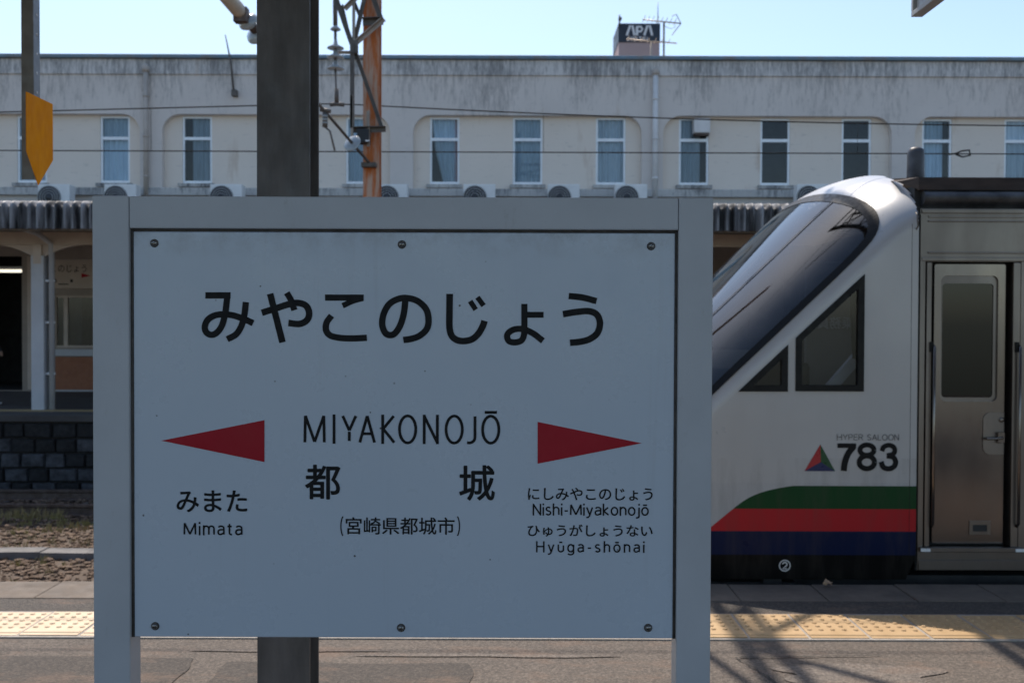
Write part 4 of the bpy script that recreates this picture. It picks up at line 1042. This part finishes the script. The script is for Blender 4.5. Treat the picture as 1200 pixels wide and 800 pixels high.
ant = MB(); c = W2(1073, 207, 6.55); ra = .056; ant.lathe([(ra * 1.06, -.1), (ra, 0), (ra * .97, .15), (ra * .9, .175), (ra * .55, .19), (.005, .192)], c, (0, 0, 1), 24); ant.build('roof_antenna', M['roofgrey'], train)
# horizontal mouldings above the door
for py0, py1, d_ in ((244.5, 249.5, .012), (252, 254.5, .006), (257.5, 259.5, .010), (294.5, 296.5, .010), (301, 305.5, .014)):
    q = MB(); q.box(XEND + (.02 if d_ > .01 else .06), XB, SY - d_, SY - .001, tz(py1), tz(py0)); q.build('moulding', M['steel'], train, bevel=.003)
q = MB(); q.box(XEND + .013, XEND + .028, SY - .008, SY - .001, tz(660), tz(251)); q.build('corner_trim', M['steel'], train)
q = MB(); q.box(XEND - .001, XEND + .0115, TS + .01, TS + .05, tz(668), tz(244)); q.build('joint_seal', M['rubber'], train)
# door recess, jambs, leaf
q = MB(); yr = SY + .09; q.plate([(dX0 - .02, dZ0 - .02), (dX1 + .02, dZ0 - .02), (dX1 + .02, dZ1 + .02), (dX0 - .02, dZ1 + .02)], [[(tx(1099), tz(637)), (tx(1182), tz(637)), (tx(1182), tz(309.5)), (tx(1099), tz(309.5))]], yr, yr + .02); q.build('door_recess', M['cabdark'], train)
for a, b in ((1085.5, 1091.5), (1187, 1195.5)):
    q = MB(); q.box(tx(a), tx(b), SY - .006, yr - .002, dZ0 + .004, dZ1 - .004); q.build('door_jamb', M['steel'], train, bevel=.004)
for a, b in ((1091.8, 1094.6), (1192, 1195)):
    q = MB(); yb = SY - .032; q.tube([(tx((a + b) / 2), SY - .01, tz(404)), (tx((a + b) / 2), yb, tz(407)), (tx((a + b) / 2), yb, tz(612)), (tx((a + b) / 2), SY - .01, tz(616))], .009, 10); q.build('hand_rail', M['doorsteel'], train)
    q = MB(); q.box(tx(a) - .012, tx(a) + .006, SY - .02, SY + .01, tz(412), tz(400)); q.build('rail_bracket', M['rubber'], train)
dl = MB(); yd = SY + .045
win = rrect(tx(1106.5), tx(1174), tz(470.5), tz(322), .035, 6)
dl.plate(rrect(tx(1098.5), tx(1182.5), tz(638), tz(308.5), .012, 2), [win], yd, yd + .035)
door = dl.build('crew_door', M['doorsteel'], train, bevel=.004)
q = MB(); q.plate(win, [rrect(tx(1109), tx(1169.5), tz(466), tz(331), .022, 5)], yd + .014, yd + .03); q.build('door_window_frame', M['steel'], door)
q = MB(); q.add([(a, yd + .02, b) for a, b in rrect(tx(1107), tx(1173), tz(470), tz(323), .03, 5)], [tuple(range(24))]); q.build('door_pane', M['doorglass'], door)
q = MB(); q.box(tx(1112), tx(1166), yd - .004, yd - .001, tz(472), tz(470.6)); q.build('window_drip', M['doorsteel'], door)
q = MB(); pl = rrect(tx(1157.5), tx(1182), tz(533), tz(483.5), .045, 6, (1, 0, 0, 1)); q.plate(pl, [], yd - .006, yd - .001); ho = q.build('handle_plate', M['steel'], door, bevel=.003)
q = MB(); q.tube([(tx(1159), yd - .03, tz(514)), (tx(1174), yd - .032, tz(513.5)), (tx(1179), yd - .03, tz(512.5))], .0085, 10); q.box(tx(1173), tx(1181), yd - .03, yd - .006, tz(519), tz(506)); q.build('door_handle', M['doorsteel'], ho, bevel=.002)
q = MB(); q.lathe([(.016, 0), (.016, .006), (.008, .008)], (tx(1179), yd - .006, tz(492)), (0, -1, 0), 14); q.build('door_lock', M['steel'], ho)
q = MB(); q.plate([(tx(1142.5), tz(627.5)), (tx(1167.5), tz(627.5)), (tx(1167.5), tz(611.5)), (tx(1142.5), tz(611.5))], [[(tx(1146.5), tz(624)), (tx(1163.5), tz(624)), (tx(1163.5), tz(616)), (tx(1146.5), tz(616))]], yd - .006, yd - .001); q.build('vent_plate', M['steel'], door)
q = MB(); q.box(tx(1146), tx(1164), yd - .003, yd - .0012, tz(624.5), tz(615.5)); q.build('vent_slot', M['cabdark'], door)
q = MB(); q.box(tx(1079), tx(1200), SY - .035, SY - .001, tz(645.5), tz(640)); q.build('door_step', M['steel'], train, bevel=.004)
for a in (1079, 1190):
    q = MB(); q.box(tx(a), tx(a + 11), SY - .042, SY - .036, tz(644.5), tz(641)); q.build('step_plate', M['alu'], train)
q = MB(); q.box(XEND + .02, XB, SY - .012, SY - .001, tz(667.5), tz(655.5)); q.build('lower_sill', M['steel'], train, bevel=.003)
for wv in wins:
    q = MB(); q.plate(wv, [inset(wv, .03)], SY - .006, SY + .05); wo = q.build('passenger_window', M['rubber'], train)
    ip = inset(wv, .02); q = MB(); q.add([(a, SY + .03, b) for a, b in ip], [tuple(range(4))]); q.build('pane', M['doorglass'], wo)
# inside of the passenger part and underframe
q = MB(); q.box(XEND + .02, XB, SY + .6, SY + .63, .1, 2.2); q.build('vestibule_wall', M['cabdark'], train)
q = MB(); q.box(XEND + .05, XB, SY + .075, 2 * TC - SY - .075, .05, .10); q.build('floor', M['cabdark'], train)
q = MB(); q.box(.75, XB, TS + .12, 2 * TC - TS - .12, -.42, .005); q.build('underframe', M['cabdark'], train)
q = MB(); q.box(.9, 1.75, TS + .03, TS + .11, -.30, -.02); q.box(1.55, 1.66, TS + .02, TS + .1, -.12, .01); q.build('skirt_plate', M['cabdark'], train)
for i, x in enumerate((3.0, 5.1)):
    for s in (-1, 1):
        q = MB(); q.lathe([(.40, -.065), (.43, -.06), (.43, .0), (.46, .035), (.46, .05), (.2, .05)], (x, TC + s * .565, GZ + .175 + .43), (0, -s, 0), 32); q.build('wheel', M['rail'], train)
# printing on the nose
YP = TS - .0025
def n2(cx, cy): return (tx(930 + cx / 7.275), tz(490 + cy / 7.275))
u = 1 / 7.275 * TS / F
q = MB()
q.ribbon([n2(378, 232), n2(538, 232)], 40 * u, YP)
q.ribbon([tuple(p) for p in catmull([n2(516, 240), n2(470, 300), n2(443, 370), n2(433, 447)], 8)], 52 * u, YP - .0002)
q.ribbon([n2(*p) for p in arc(630, 269, 60, 44, 0, 360, 36)], 42 * u, YP, False)
q.ribbon([n2(*p) for p in arc(630, 373, 65, 54, 0, 360, 36)], 44 * u, YP - .0002, False)
q.ribbon([tuple(p) for p in catmull([n2(758, 278), n2(772, 243), n2(815, 227), n2(855, 241), n2(868, 272), n2(850, 304), n2(800, 314)], 8)], 41 * u, YP)
q.ribbon([tuple(p) for p in catmull([n2(800, 317), n2(852, 328), n2(876, 370), n2(860, 410), n2(815, 428), n2(770, 412), n2(752, 368)], 8)], 44 * u, YP - .0002)
q.build('train_number', M['ink'], train, fixn=False)
for wd_, xa, xb in (('HYPER', 372, 596), ('SALOON', 630, 902)):
    q = MB(); a = n2(xa, 187); b = n2(xb, 134); stroke_text(wd_, (a[0], b[0], a[1], b[1]), YP, 6.2 * u, q, .17); q.build('train_name', M['greyprint'], train, fixn=False)
ap, le, ri, ce_ = n2(232, 222), n2(98, 450), n2(360, 450), n2(236, 372)
for nm, tri in (('logo_red', (ap, le, ce_)), ('logo_green', (ap, ce_, ri)), ('logo_blue', (le, ri, ce_))):
    q = MB(); q.add([(p[0], YP, p[1]) for p in tri], [(0, 1, 2)]); q.build('triangle_emblem', M[nm], train, fixn=False)
q = MB(); c = (tx(921.3), tz(662.5)); r_ = 6.3 * TS / F
q.ribbon([(c[0] + a * r_, c[1] + b * r_) for a, b in arc(0, 0, 1, 1, 0, 360, 28)], .0065, YP)
q.ribbon([(c[0] + a * r_, c[1] + b * r_) for a, b in [(-.42, .25)] + arc(0, .22, .4, .38, 150, -20, 8) + [(.2, -.1), (-.45, -.58), (.45, -.58)]], .0075, YP - .0002)
q.build('car_number', M['pipe'], train, fixn=False)

# ------------------------------------------------------------------ station name sign
SD = 2.19; PD = 2.200
sign = thing('station_name_sign', 'large pale station name sign with black Japanese lettering and two red arrows', 'sign', (-.25, SD + .03, 0))
def sx(px): return XW(px, SD, 480)
def sz(py): return ZW(py, SD, 470)
fx0, fx1 = sx(108.5), sx(834.5); px0, px1 = sx(151.5), sx(794); ztop = sz(230.5); zpt = sz(268.5); zpb = sz(748.5)
BK = SD + .065
q = MB(); q.box(fx0, px0, SD, BK, -.02, ztop); q.build('post', M['frame'], sign, bevel=.003)
q = MB(); q.box(px1, fx1, SD, BK, -.02, ztop); q.build('post', M['frame'], sign, bevel=.003)
q = MB(); q.box(px0 + .0008, px1 - .0008, SD + .0006, BK - .001, zpt, ztop - .0006); q.build('top_rail', M['frame'], sign, bevel=.0025)
q = MB(); q.box(px0 + .006, px1 - .006, PD, PD + .012, zpb, zpt - .006); panel = q.build('panel', M['panel'], sign, bevel=.0025)
q = MB(); q.box(px0 + .001, px1 - .001, PD + .014, PD + .018, zpb + .01, zpt - .001); q.build('backing_sheet', M['gapdirt'], sign)
q = MB(); q.box(px0 + .001, px1 - .001, PD + .02, BK - .005, zpb + .03, zpb + .07); q.build('lower_rail', M['frame'], sign)
# bead of dirty sealant along the frame
q = MB()
for a, b in (((px0 + .0028, zpb), (px0 + .0028, zpt - .002)), ((px1 - .0028, zpb), (px1 - .0028, zpt - .002)), ((px0 + .002, zpt - .0028), (px1 - .002, zpt - .0028))):
    q.tube([(a[0], PD + .003, a[1]), (b[0], PD + .003, b[1])], .0036, 6)
q.build('sealant_bead', M['gapdirt'], sign)
for a, b in ((181, 285), (471, 286.5), (763, 288.5), (182, 733), (470, 735), (759.5, 735)):
    p = W2(a, b, PD)
    q = MB(); q.lathe([(.0092, 0), (.0092, .0012), (.0080, .0020)], (p.x, PD, p.z), (0, -1, 0), 24); wsh = q.build('washer', M['gapdirt'], sign)
    q = MB(); q.lathe([(.0068, .002), (.0068, .004), (.0052, .0062), (.002, .0070)], (p.x, PD, p.z), (0, -1, 0), 24); s_ = q.build('screw', M['screw'], sign)
    q = MB(); an = random.uniform(0, 1.2); q.beam((p.x - .0045 * math.cos(an), PD - .0070, p.z - .0045 * math.sin(an)), (p.x + .0045 * math.cos(an), PD - .0070, p.z + .0045 * math.sin(an)), .0012, .0006, (0, -1, 0)); q.build('screw_slot', M['ink'], s_)
YT = PD - .0010
def pb(x0, x1, y0, y1): # picture box on the panel -> plane box
    c = W2((x0 + x1) / 2, (y0 + y1) / 2, PD); hw, hh = (x1 - x0) / 2 * PD / F, (y1 - y0) / 2 * PD / F
    return (c.x - hw, c.x + hw, c.z - hh, c.z + hh)
def p6(cx, cy): p = W2(220 + cx / 4.615, 330 + cy / 4.615, PD); return (p.x, p.z)
def p7(cx, cy): p = W2(430 + cx / 4, 330 + cy / 4, PD); return (p.x, p.z)
PXM = PD / F
big = [
 (p6, 7.4, 0, [(96, 74), (232, 74)]),
 (p6, 7.4, 1, [(216, 66), (204, 165), (186, 235), (158, 275), (128, 287), (101, 273), (93, 243), (108, 207), (145, 183), (195, 176), (250, 183), (305, 202), (354, 224)]),
 (p6, 7.4, 1, [(315, 110), (307, 178), (291, 238), (262, 284), (214, 311)]),
 (p6, 7.6, 1, [(401, 168), (480, 143), (550, 121), (600, 115), (641, 131), (657, 170), (645, 208), (605, 228), (545, 223)]),
 (p6, 7.6, 0, [(446, 65), (513, 328)]), (p6, 7.2, 1, [(536, 60), (560, 102), (577, 154)]),
 (p6, 7.2, 0, [(743, 86), (952, 86)]), (p6, 6.4, 1, [(948, 90), (895, 104), (838, 130)]),
 (p6, 7.4, 1, [(778, 183), (752, 220), (748, 260), (772, 291), (830, 304), (900, 306), (969, 303)]),
 (p7, 7.5, 1, [(181, 80), (173, 148), (156, 205), (131, 242), (107, 250), (85, 238), (72, 200), (79, 150), (106, 104), (150, 80), (192, 77), (240, 92), (278, 130), (289, 180), (280, 222), (247, 253), (210, 267), (171, 273)]),
 (p7, 7.7, 1, [(388, 57), (387, 140), (387, 210), (396, 250), (420, 272), (455, 278), (495, 268), (525, 240), (545, 203), (551, 183)]),
 (p7, 6.0, 0, [(484, 91), (510, 131)]), (p7, 6.0, 0, [(518, 73), (547, 112)]),
 (p7, 7.2, 1, [(738, 104), (738, 160), (738, 215), (736, 250), (724, 275), (695, 284), (666, 278), (657, 255), (668, 235), (697, 222), (735, 223), (780, 243), (825, 277)]),
 (p7, 6.9, 0, [(738, 155), (828, 155)]),
 (p7, 7.4, 1, [(946, 67), (1010, 74), (1076, 91)]),
 (p7, 7.6, 1, [(919, 152), (980, 142), (1040, 138), (1078, 155), (1092, 195), (1080, 240), (1045, 268), (1000, 281), (952, 286)]),
]
q = MB()
for k, (f, wd, cu, pts) in enumerate(big):
    pts = [f(*p) for p in pts]; pts = [tuple(p) for p in catmull(pts, 10)] if cu else pts
    q.ribbon(pts, wd * PXM, YT - k * 1.5e-5)
q.build('station_name_lettering', M['ink'], sign, fixn=False)
q = MB(); stroke_text('MIYAKONOJŌ', pb(355.5, 586.5, 485.5, 520), YT, 3.3 * PXM, q, .2, (.37, .33, .15, .31, .2, .32, .33, .16, .29)); q.build('roman_name_lettering', M['ink'], sign, fixn=False)
q = MB(); text_mesh('都', pb(357.5, 399, 544, 585), YT, q, .0013); q.build('kanji_lettering', M['ink'], sign, fixn=False); q = MB(); text_mesh('城', pb(538, 580, 544.5, 586.5), YT, q, .0013); q.build('kanji_lettering', M['ink'], sign, fixn=False)
q = MB(); text_mesh('宮崎県都城市', pb(405, 533, 605.5, 626), YT, q, .0004)
for cx, sg in ((397.5, 1), (540.5, -1)):
    c = W2(cx + sg * 2, 616, PD); q.ribbon([(c.x + sg * .0075 * (1 - math.cos(R(a))) / .3 * .5, c.z + .0215 * math.sin(R(a)) / math.sin(R(50))) for a in range(-50, 51, 10)], .0026, YT)
q.build('city_lettering', M['ink'], sign, fixn=False)
for a in ([(189, 516), (310, 492), (310, 541)], [(630, 494), (630, 543), (752, 519)]):
    q = MB(); q.add([(W2(*p, PD).x, YT, W2(*p, PD).z) for p in a], [(0, 1, 2)]); q.build('red_arrow', M['red_ink'], sign, fixn=False)
for tx_, bx_, bo in (('みまた', pb(207, 290, 574, 600), .0008), ('にしみやこのじょう', pb(618.5, 765, 571, 586), .0004), ('ひゅうがしょうない', pb(618, 765, 614, 628.5), .0004)):
    q = MB(); text_mesh(tx_, bx_, YT, q, bo); q.build('kana_lettering', M['ink'], sign, fixn=False)
for tx_, bx_, wd, sp in (('Mimata', pb(215, 284.5, 611.5, 626.8), 2.0, .27), ('Nishi-Miyakonojō', pb(624, 760.5, 590, 603.8), 1.75, .20), ('Hyūga-shōnai', pb(628, 755.5, 633.8, 647), 1.75, .34)):
    q = MB(); stroke_text(tx_, bx_, YT, wd * PXM, q, sp); q.build('roman_lettering', M['ink'], sign, fixn=False)

# ------------------------------------------------------------------ canopy over the near platform
KD = 3.2
colm = thing('canopy_column', 'dark steel H-section canopy column standing behind the station name sign', 'column', (W2(334, 400, KD).x, KD, 0))
a, b = W2(301, 380, KD).x, W2(363, 380, KD).x; TZ = 3.55; mid = (a + b) / 2
q = MB(); q.box(a, b, KD, KD + .010, 0, TZ); q.build('front_flange', M['column'], colm, bevel=.002)
q = MB(); q.box(a, b, KD + .145, KD + .155, 0, TZ); q.build('rear_flange', M['column'], colm, bevel=.002)
q = MB(); q.box(mid - .004, mid + .004, KD + .0102, KD + .1448, 0, TZ); q.build('web', M['column'], colm)
q = MB(); q.box(a - .06, b + .06, KD - .06, KD + .21, 0.004, .02); q.build('base_plate', M['column'], colm)
nc = MB(); nc.box(-14, 14, -.6, 4.15, 3.62, 3.68); ncan = nc.build('canopy', M['canopy']); tag(ncan, kind='structure')
q = MB()
for x in (-12, -8, -4, 0, 4, 8, 12): q.box(x - .05, x + .05, -.5, 4.1, 3.50, 3.618)
q.build('rafter', M['canopy'], ncan)
q = MB(); q.box(-14, 14, KD + .02, KD + .135, TZ + .002, 3.618); q.build('long_beam', M['canopy'], ncan)

# hanging stop marker
hp = thing('stop_marker', 'orange pointed stop marker plate on a hanging grey steel post', 'marker', (W2(32, 100, 3.85).x, 3.85, 2.0))
D1 = 3.86
a0, a1 = W2(25, 100, D1).x, W2(39, 100, D1).x; zb = ZW(210, D1, 35)
q = MB(); q.box(a0, a1, D1, D1 + .006, zb, 3.615); q.build('post', M['post'], hp, bevel=.001)
q = MB(); q.box(a1 - .006, a1, D1 + .0062, D1 + .055, zb, 3.615); ps = q.build('perforated_flange', M['postside'], hp)
q = MB()
for k in range(18): q.lathe([(.0055, 0), (.0055, .0008)], (a1, D1 + .03, zb + .04 + k * .075), (1, 0, 0), 10)
q.build('bolt_holes', M['white'], ps)
D2 = 3.80; pa, pbk = W2(31, 108, D2), W2(31, 177, D2); xpl = pa.x + .0; yb_ = D2 * (600 - 31) / (600 - 63)
xw = xpl; yfar = xw * F / (63 - 600)
zt1 = W2(31, 107.5, D2).z; zl1 = W2(31, 177, D2).z; tipd = xw * F / (46 - 600); ztip = W2(46, 217, tipd).z
pts = [(D2, zl1), (tipd, ztip), (yfar, zl1), (yfar, zt1), (D2, zt1)]
q = MB(); n = 5; th = .003
q.add([(xw, a, b) for a, b in pts] + [(xw - th, a, b) for a, b in pts], [tuple(range(n)), tuple(range(n, 2 * n))[::-1]] + [(i, (i + 1) % n, n + (i + 1) % n, n + i) for i in range(n)]); q.build('plate', M['orange'], hp)
q = MB(); q.box(a1 + .0005, xw - th - .0005, D1 + .015, D1 + .045, zl1 + .05, zl1 + .08); q.box(a1 + .0005, xw - th - .0005, D1 + .015, D1 + .045, zt1 - .09, zt1 - .06); q.build('spacer', M['postside'], hp)
# hanging box sign, upper right
E3 = 3.7; c = W2(1067.5, 20.5, E3); th = 13 / F * E3
hs = thing('hanging_box_sign', 'corner of a grey framed box sign hanging at the upper right', 'sign', (c.x, E3 - .6, 3.6))
q = MB(); L_ = 1.2; H_ = .42
q.box(c.x + .012, c.x + th - .002, E3 - L_ + .02, E3 - .02, c.z + .02, c.z + H_ - .02); q.build('box_face', M['panel'], hs)
q = MB()
q.box(c.x, c.x + th, E3 - L_, E3, c.z, c.z + .0185); q.box(c.x, c.x + th, E3 - L_, E3, c.z + H_ - .0185, c.z + H_); q.box(c.x, c.x + th, E3 - .0185, E3, c.z + .019, c.z + H_ - .019); q.box(c.x, c.x + th, E3 - L_, E3 - L_ + .0185, c.z + .019, c.z + H_ - .019)
q.build('frame', M['frame'], hs, bevel=.002)
for y_ in (E3 - .2, E3 - 1.0):
    q = MB(); q.tube([(c.x + th / 2, y_, c.z + H_), (c.x + th / 2, y_, 3.618)], .012, 8); q.build('hanger_rod', M['postside'], hs)

# dry leaf on the platform edge
lf = W2(968, 682, 5.93); q = MB(); vs = []; n = 6
for i in range(n + 1):
    for j in range(n + 1):
        a_, b_ = i / n - .5, j / n - .5; wdt = math.cos(a_ * 2.6)
        vs.append((lf.x + a_ * .05 + .005 * math.sin(9 * b_), lf.y - .03 + b_ * .04 * wdt, .018 + .018 * abs(b_) * 2 + .010 * math.sin(7 * a_ + 3 * b_) + .006 * math.cos(17 * a_ * b_)))
q.add(vs, [(i * (n + 1) + j, (i + 1) * (n + 1) + j, (i + 1) * (n + 1) + j + 1, i * (n + 1) + j + 1) for i in range(n) for j in range(n)])
o = q.build('fallen_leaf', M['leaf'], fixn=False); tag(o, 'small crumpled dry leaf lying on the platform edge by the train', 'leaf')

# ------------------------------------------------------------------ person at the left edge, on the far platform
def person(x, y, z):
    t = thing('person', 'person in dark jacket and blue jeans, mostly outside the left edge', 'person', (x, y, z))
    J = {'pel': (0, 0, .95), 'ch': (.0, 0, 1.2), 'sh': (0, 0, 1.42), 'nk': (.01, 0, 1.5), 'hd': (.03, 0, 1.6), 'top': (.02, 0, 1.70),
         'hl': (0, -.09, .90), 'kl': (.06, -.10, .50), 'al': (.02, -.10, .09), 'tl': (.19, -.11, .04), 'hr': (0, .09, .90), 'kr': (-.02, .10, .50), 'ar': (-.14, .10, .10), 'tr': (.02, .11, .04),
         'sl': (0, -.19, 1.40), 'el': (-.05, -.24, 1.12), 'wl': (.06, -.25, .88), 'fl': (.09, -.25, .78), 'sr': (0, .19, 1.40), 'er': (-.04, .24, 1.12), 'wr': (.05, .25, .88), 'fr': (.08, .25, .78)}
    rad = dict(pel=(.13, .15), ch=(.12, .16), sh=(.10, .13), nk=(.055, .055), hd=(.085, .075), top=(.07, .06), hl=(.085, .085), kl=(.06, .06), al=(.04, .045), tl=(.035, .042), hr=(.085, .085), kr=(.06, .06), ar=(.04, .045), tr=(.035, .042),
               sl=(.06, .06), el=(.045, .045), wl=(.032, .032), fl=(.025, .035), sr=(.06, .06), er=(.045, .045), wr=(.032, .032), fr=(.025, .035))
    Eg = ['pel ch', 'ch sh', 'sh nk', 'nk hd', 'hd top', 'pel hl', 'hl kl', 'kl al', 'al tl', 'pel hr', 'hr kr', 'kr ar', 'ar tr', 'sh sl', 'sl el', 'el wl', 'wl fl', 'sh sr', 'sr er', 'er wr', 'wr fr']
    ks = list(J); me = bpy.data.meshes.new('body'); me.from_pydata([J[k] for k in ks], [tuple(ks.index(a) for a in e.split()) for e in Eg], [])
    o = bpy.data.objects.new('body', me); COL.objects.link(o)
    mo_ = o.modifiers.new('skin', 'SKIN'); 
    if not me.skin_vertices: 
        bpy.context.view_layer.objects.active = o; bpy.ops.mesh.customdata_skin_add()
    for i, k in enumerate(ks): me.skin_vertices[0].data[i].radius = rad[k]; me.skin_vertices[0].data[i].use_root = (k == 'pel')
    o.modifiers.new('sub', 'SUBSURF').levels = 2
    dg = bpy.context.evaluated_depsgraph_get(); ev = bpy.data.meshes.new_from_object(o.evaluated_get(dg)); bpy.data.objects.remove(o)
    mats = [pm('skin', (.5, .32, .24)), pm('dark_jacket', (.03, .032, .04)), pm('blue_jeans', (.04, .06, .11), (.03, .045, .08), 20), pm('shoe', (.05, .06, .09))]
    ev.materials.clear()
    for m in mats: ev.materials.append(m)
    for p in ev.polygons:
        c_ = p.center; p.use_smooth = True
        p.material_index = 3 if c_.z < .085 else 0 if (c_.z > 1.49 or (c_.z < .87 and abs(c_.y) > .2)) else 2 if c_.z < .93 and abs(c_.y) < .2 else 1
    inst('body', ev, t, (x, y, z))
    for sx_, sy_ in ((.10, -.105), (-.06, .105)):
        q = MB(); q.plate(rrect(x + sx_ - .13, x + sx_ + .14, z + .001, z + .028, .012, 3), [], y + sy_ - .045, y + sy_ + .045); q.build('shoe_sole', M['white'], t, bevel=.01)
    q = MB(); q.lathe([(.03, .115), (.075, .10), (.098, .05), (.10, 0), (.085, -.06)], (x + .012, y, z + 1.63), (0, 0, 1), 18); q.build('hair', M['ink'], t)
person(W2(-12, 470, 16.7).x, 16.7, FP)
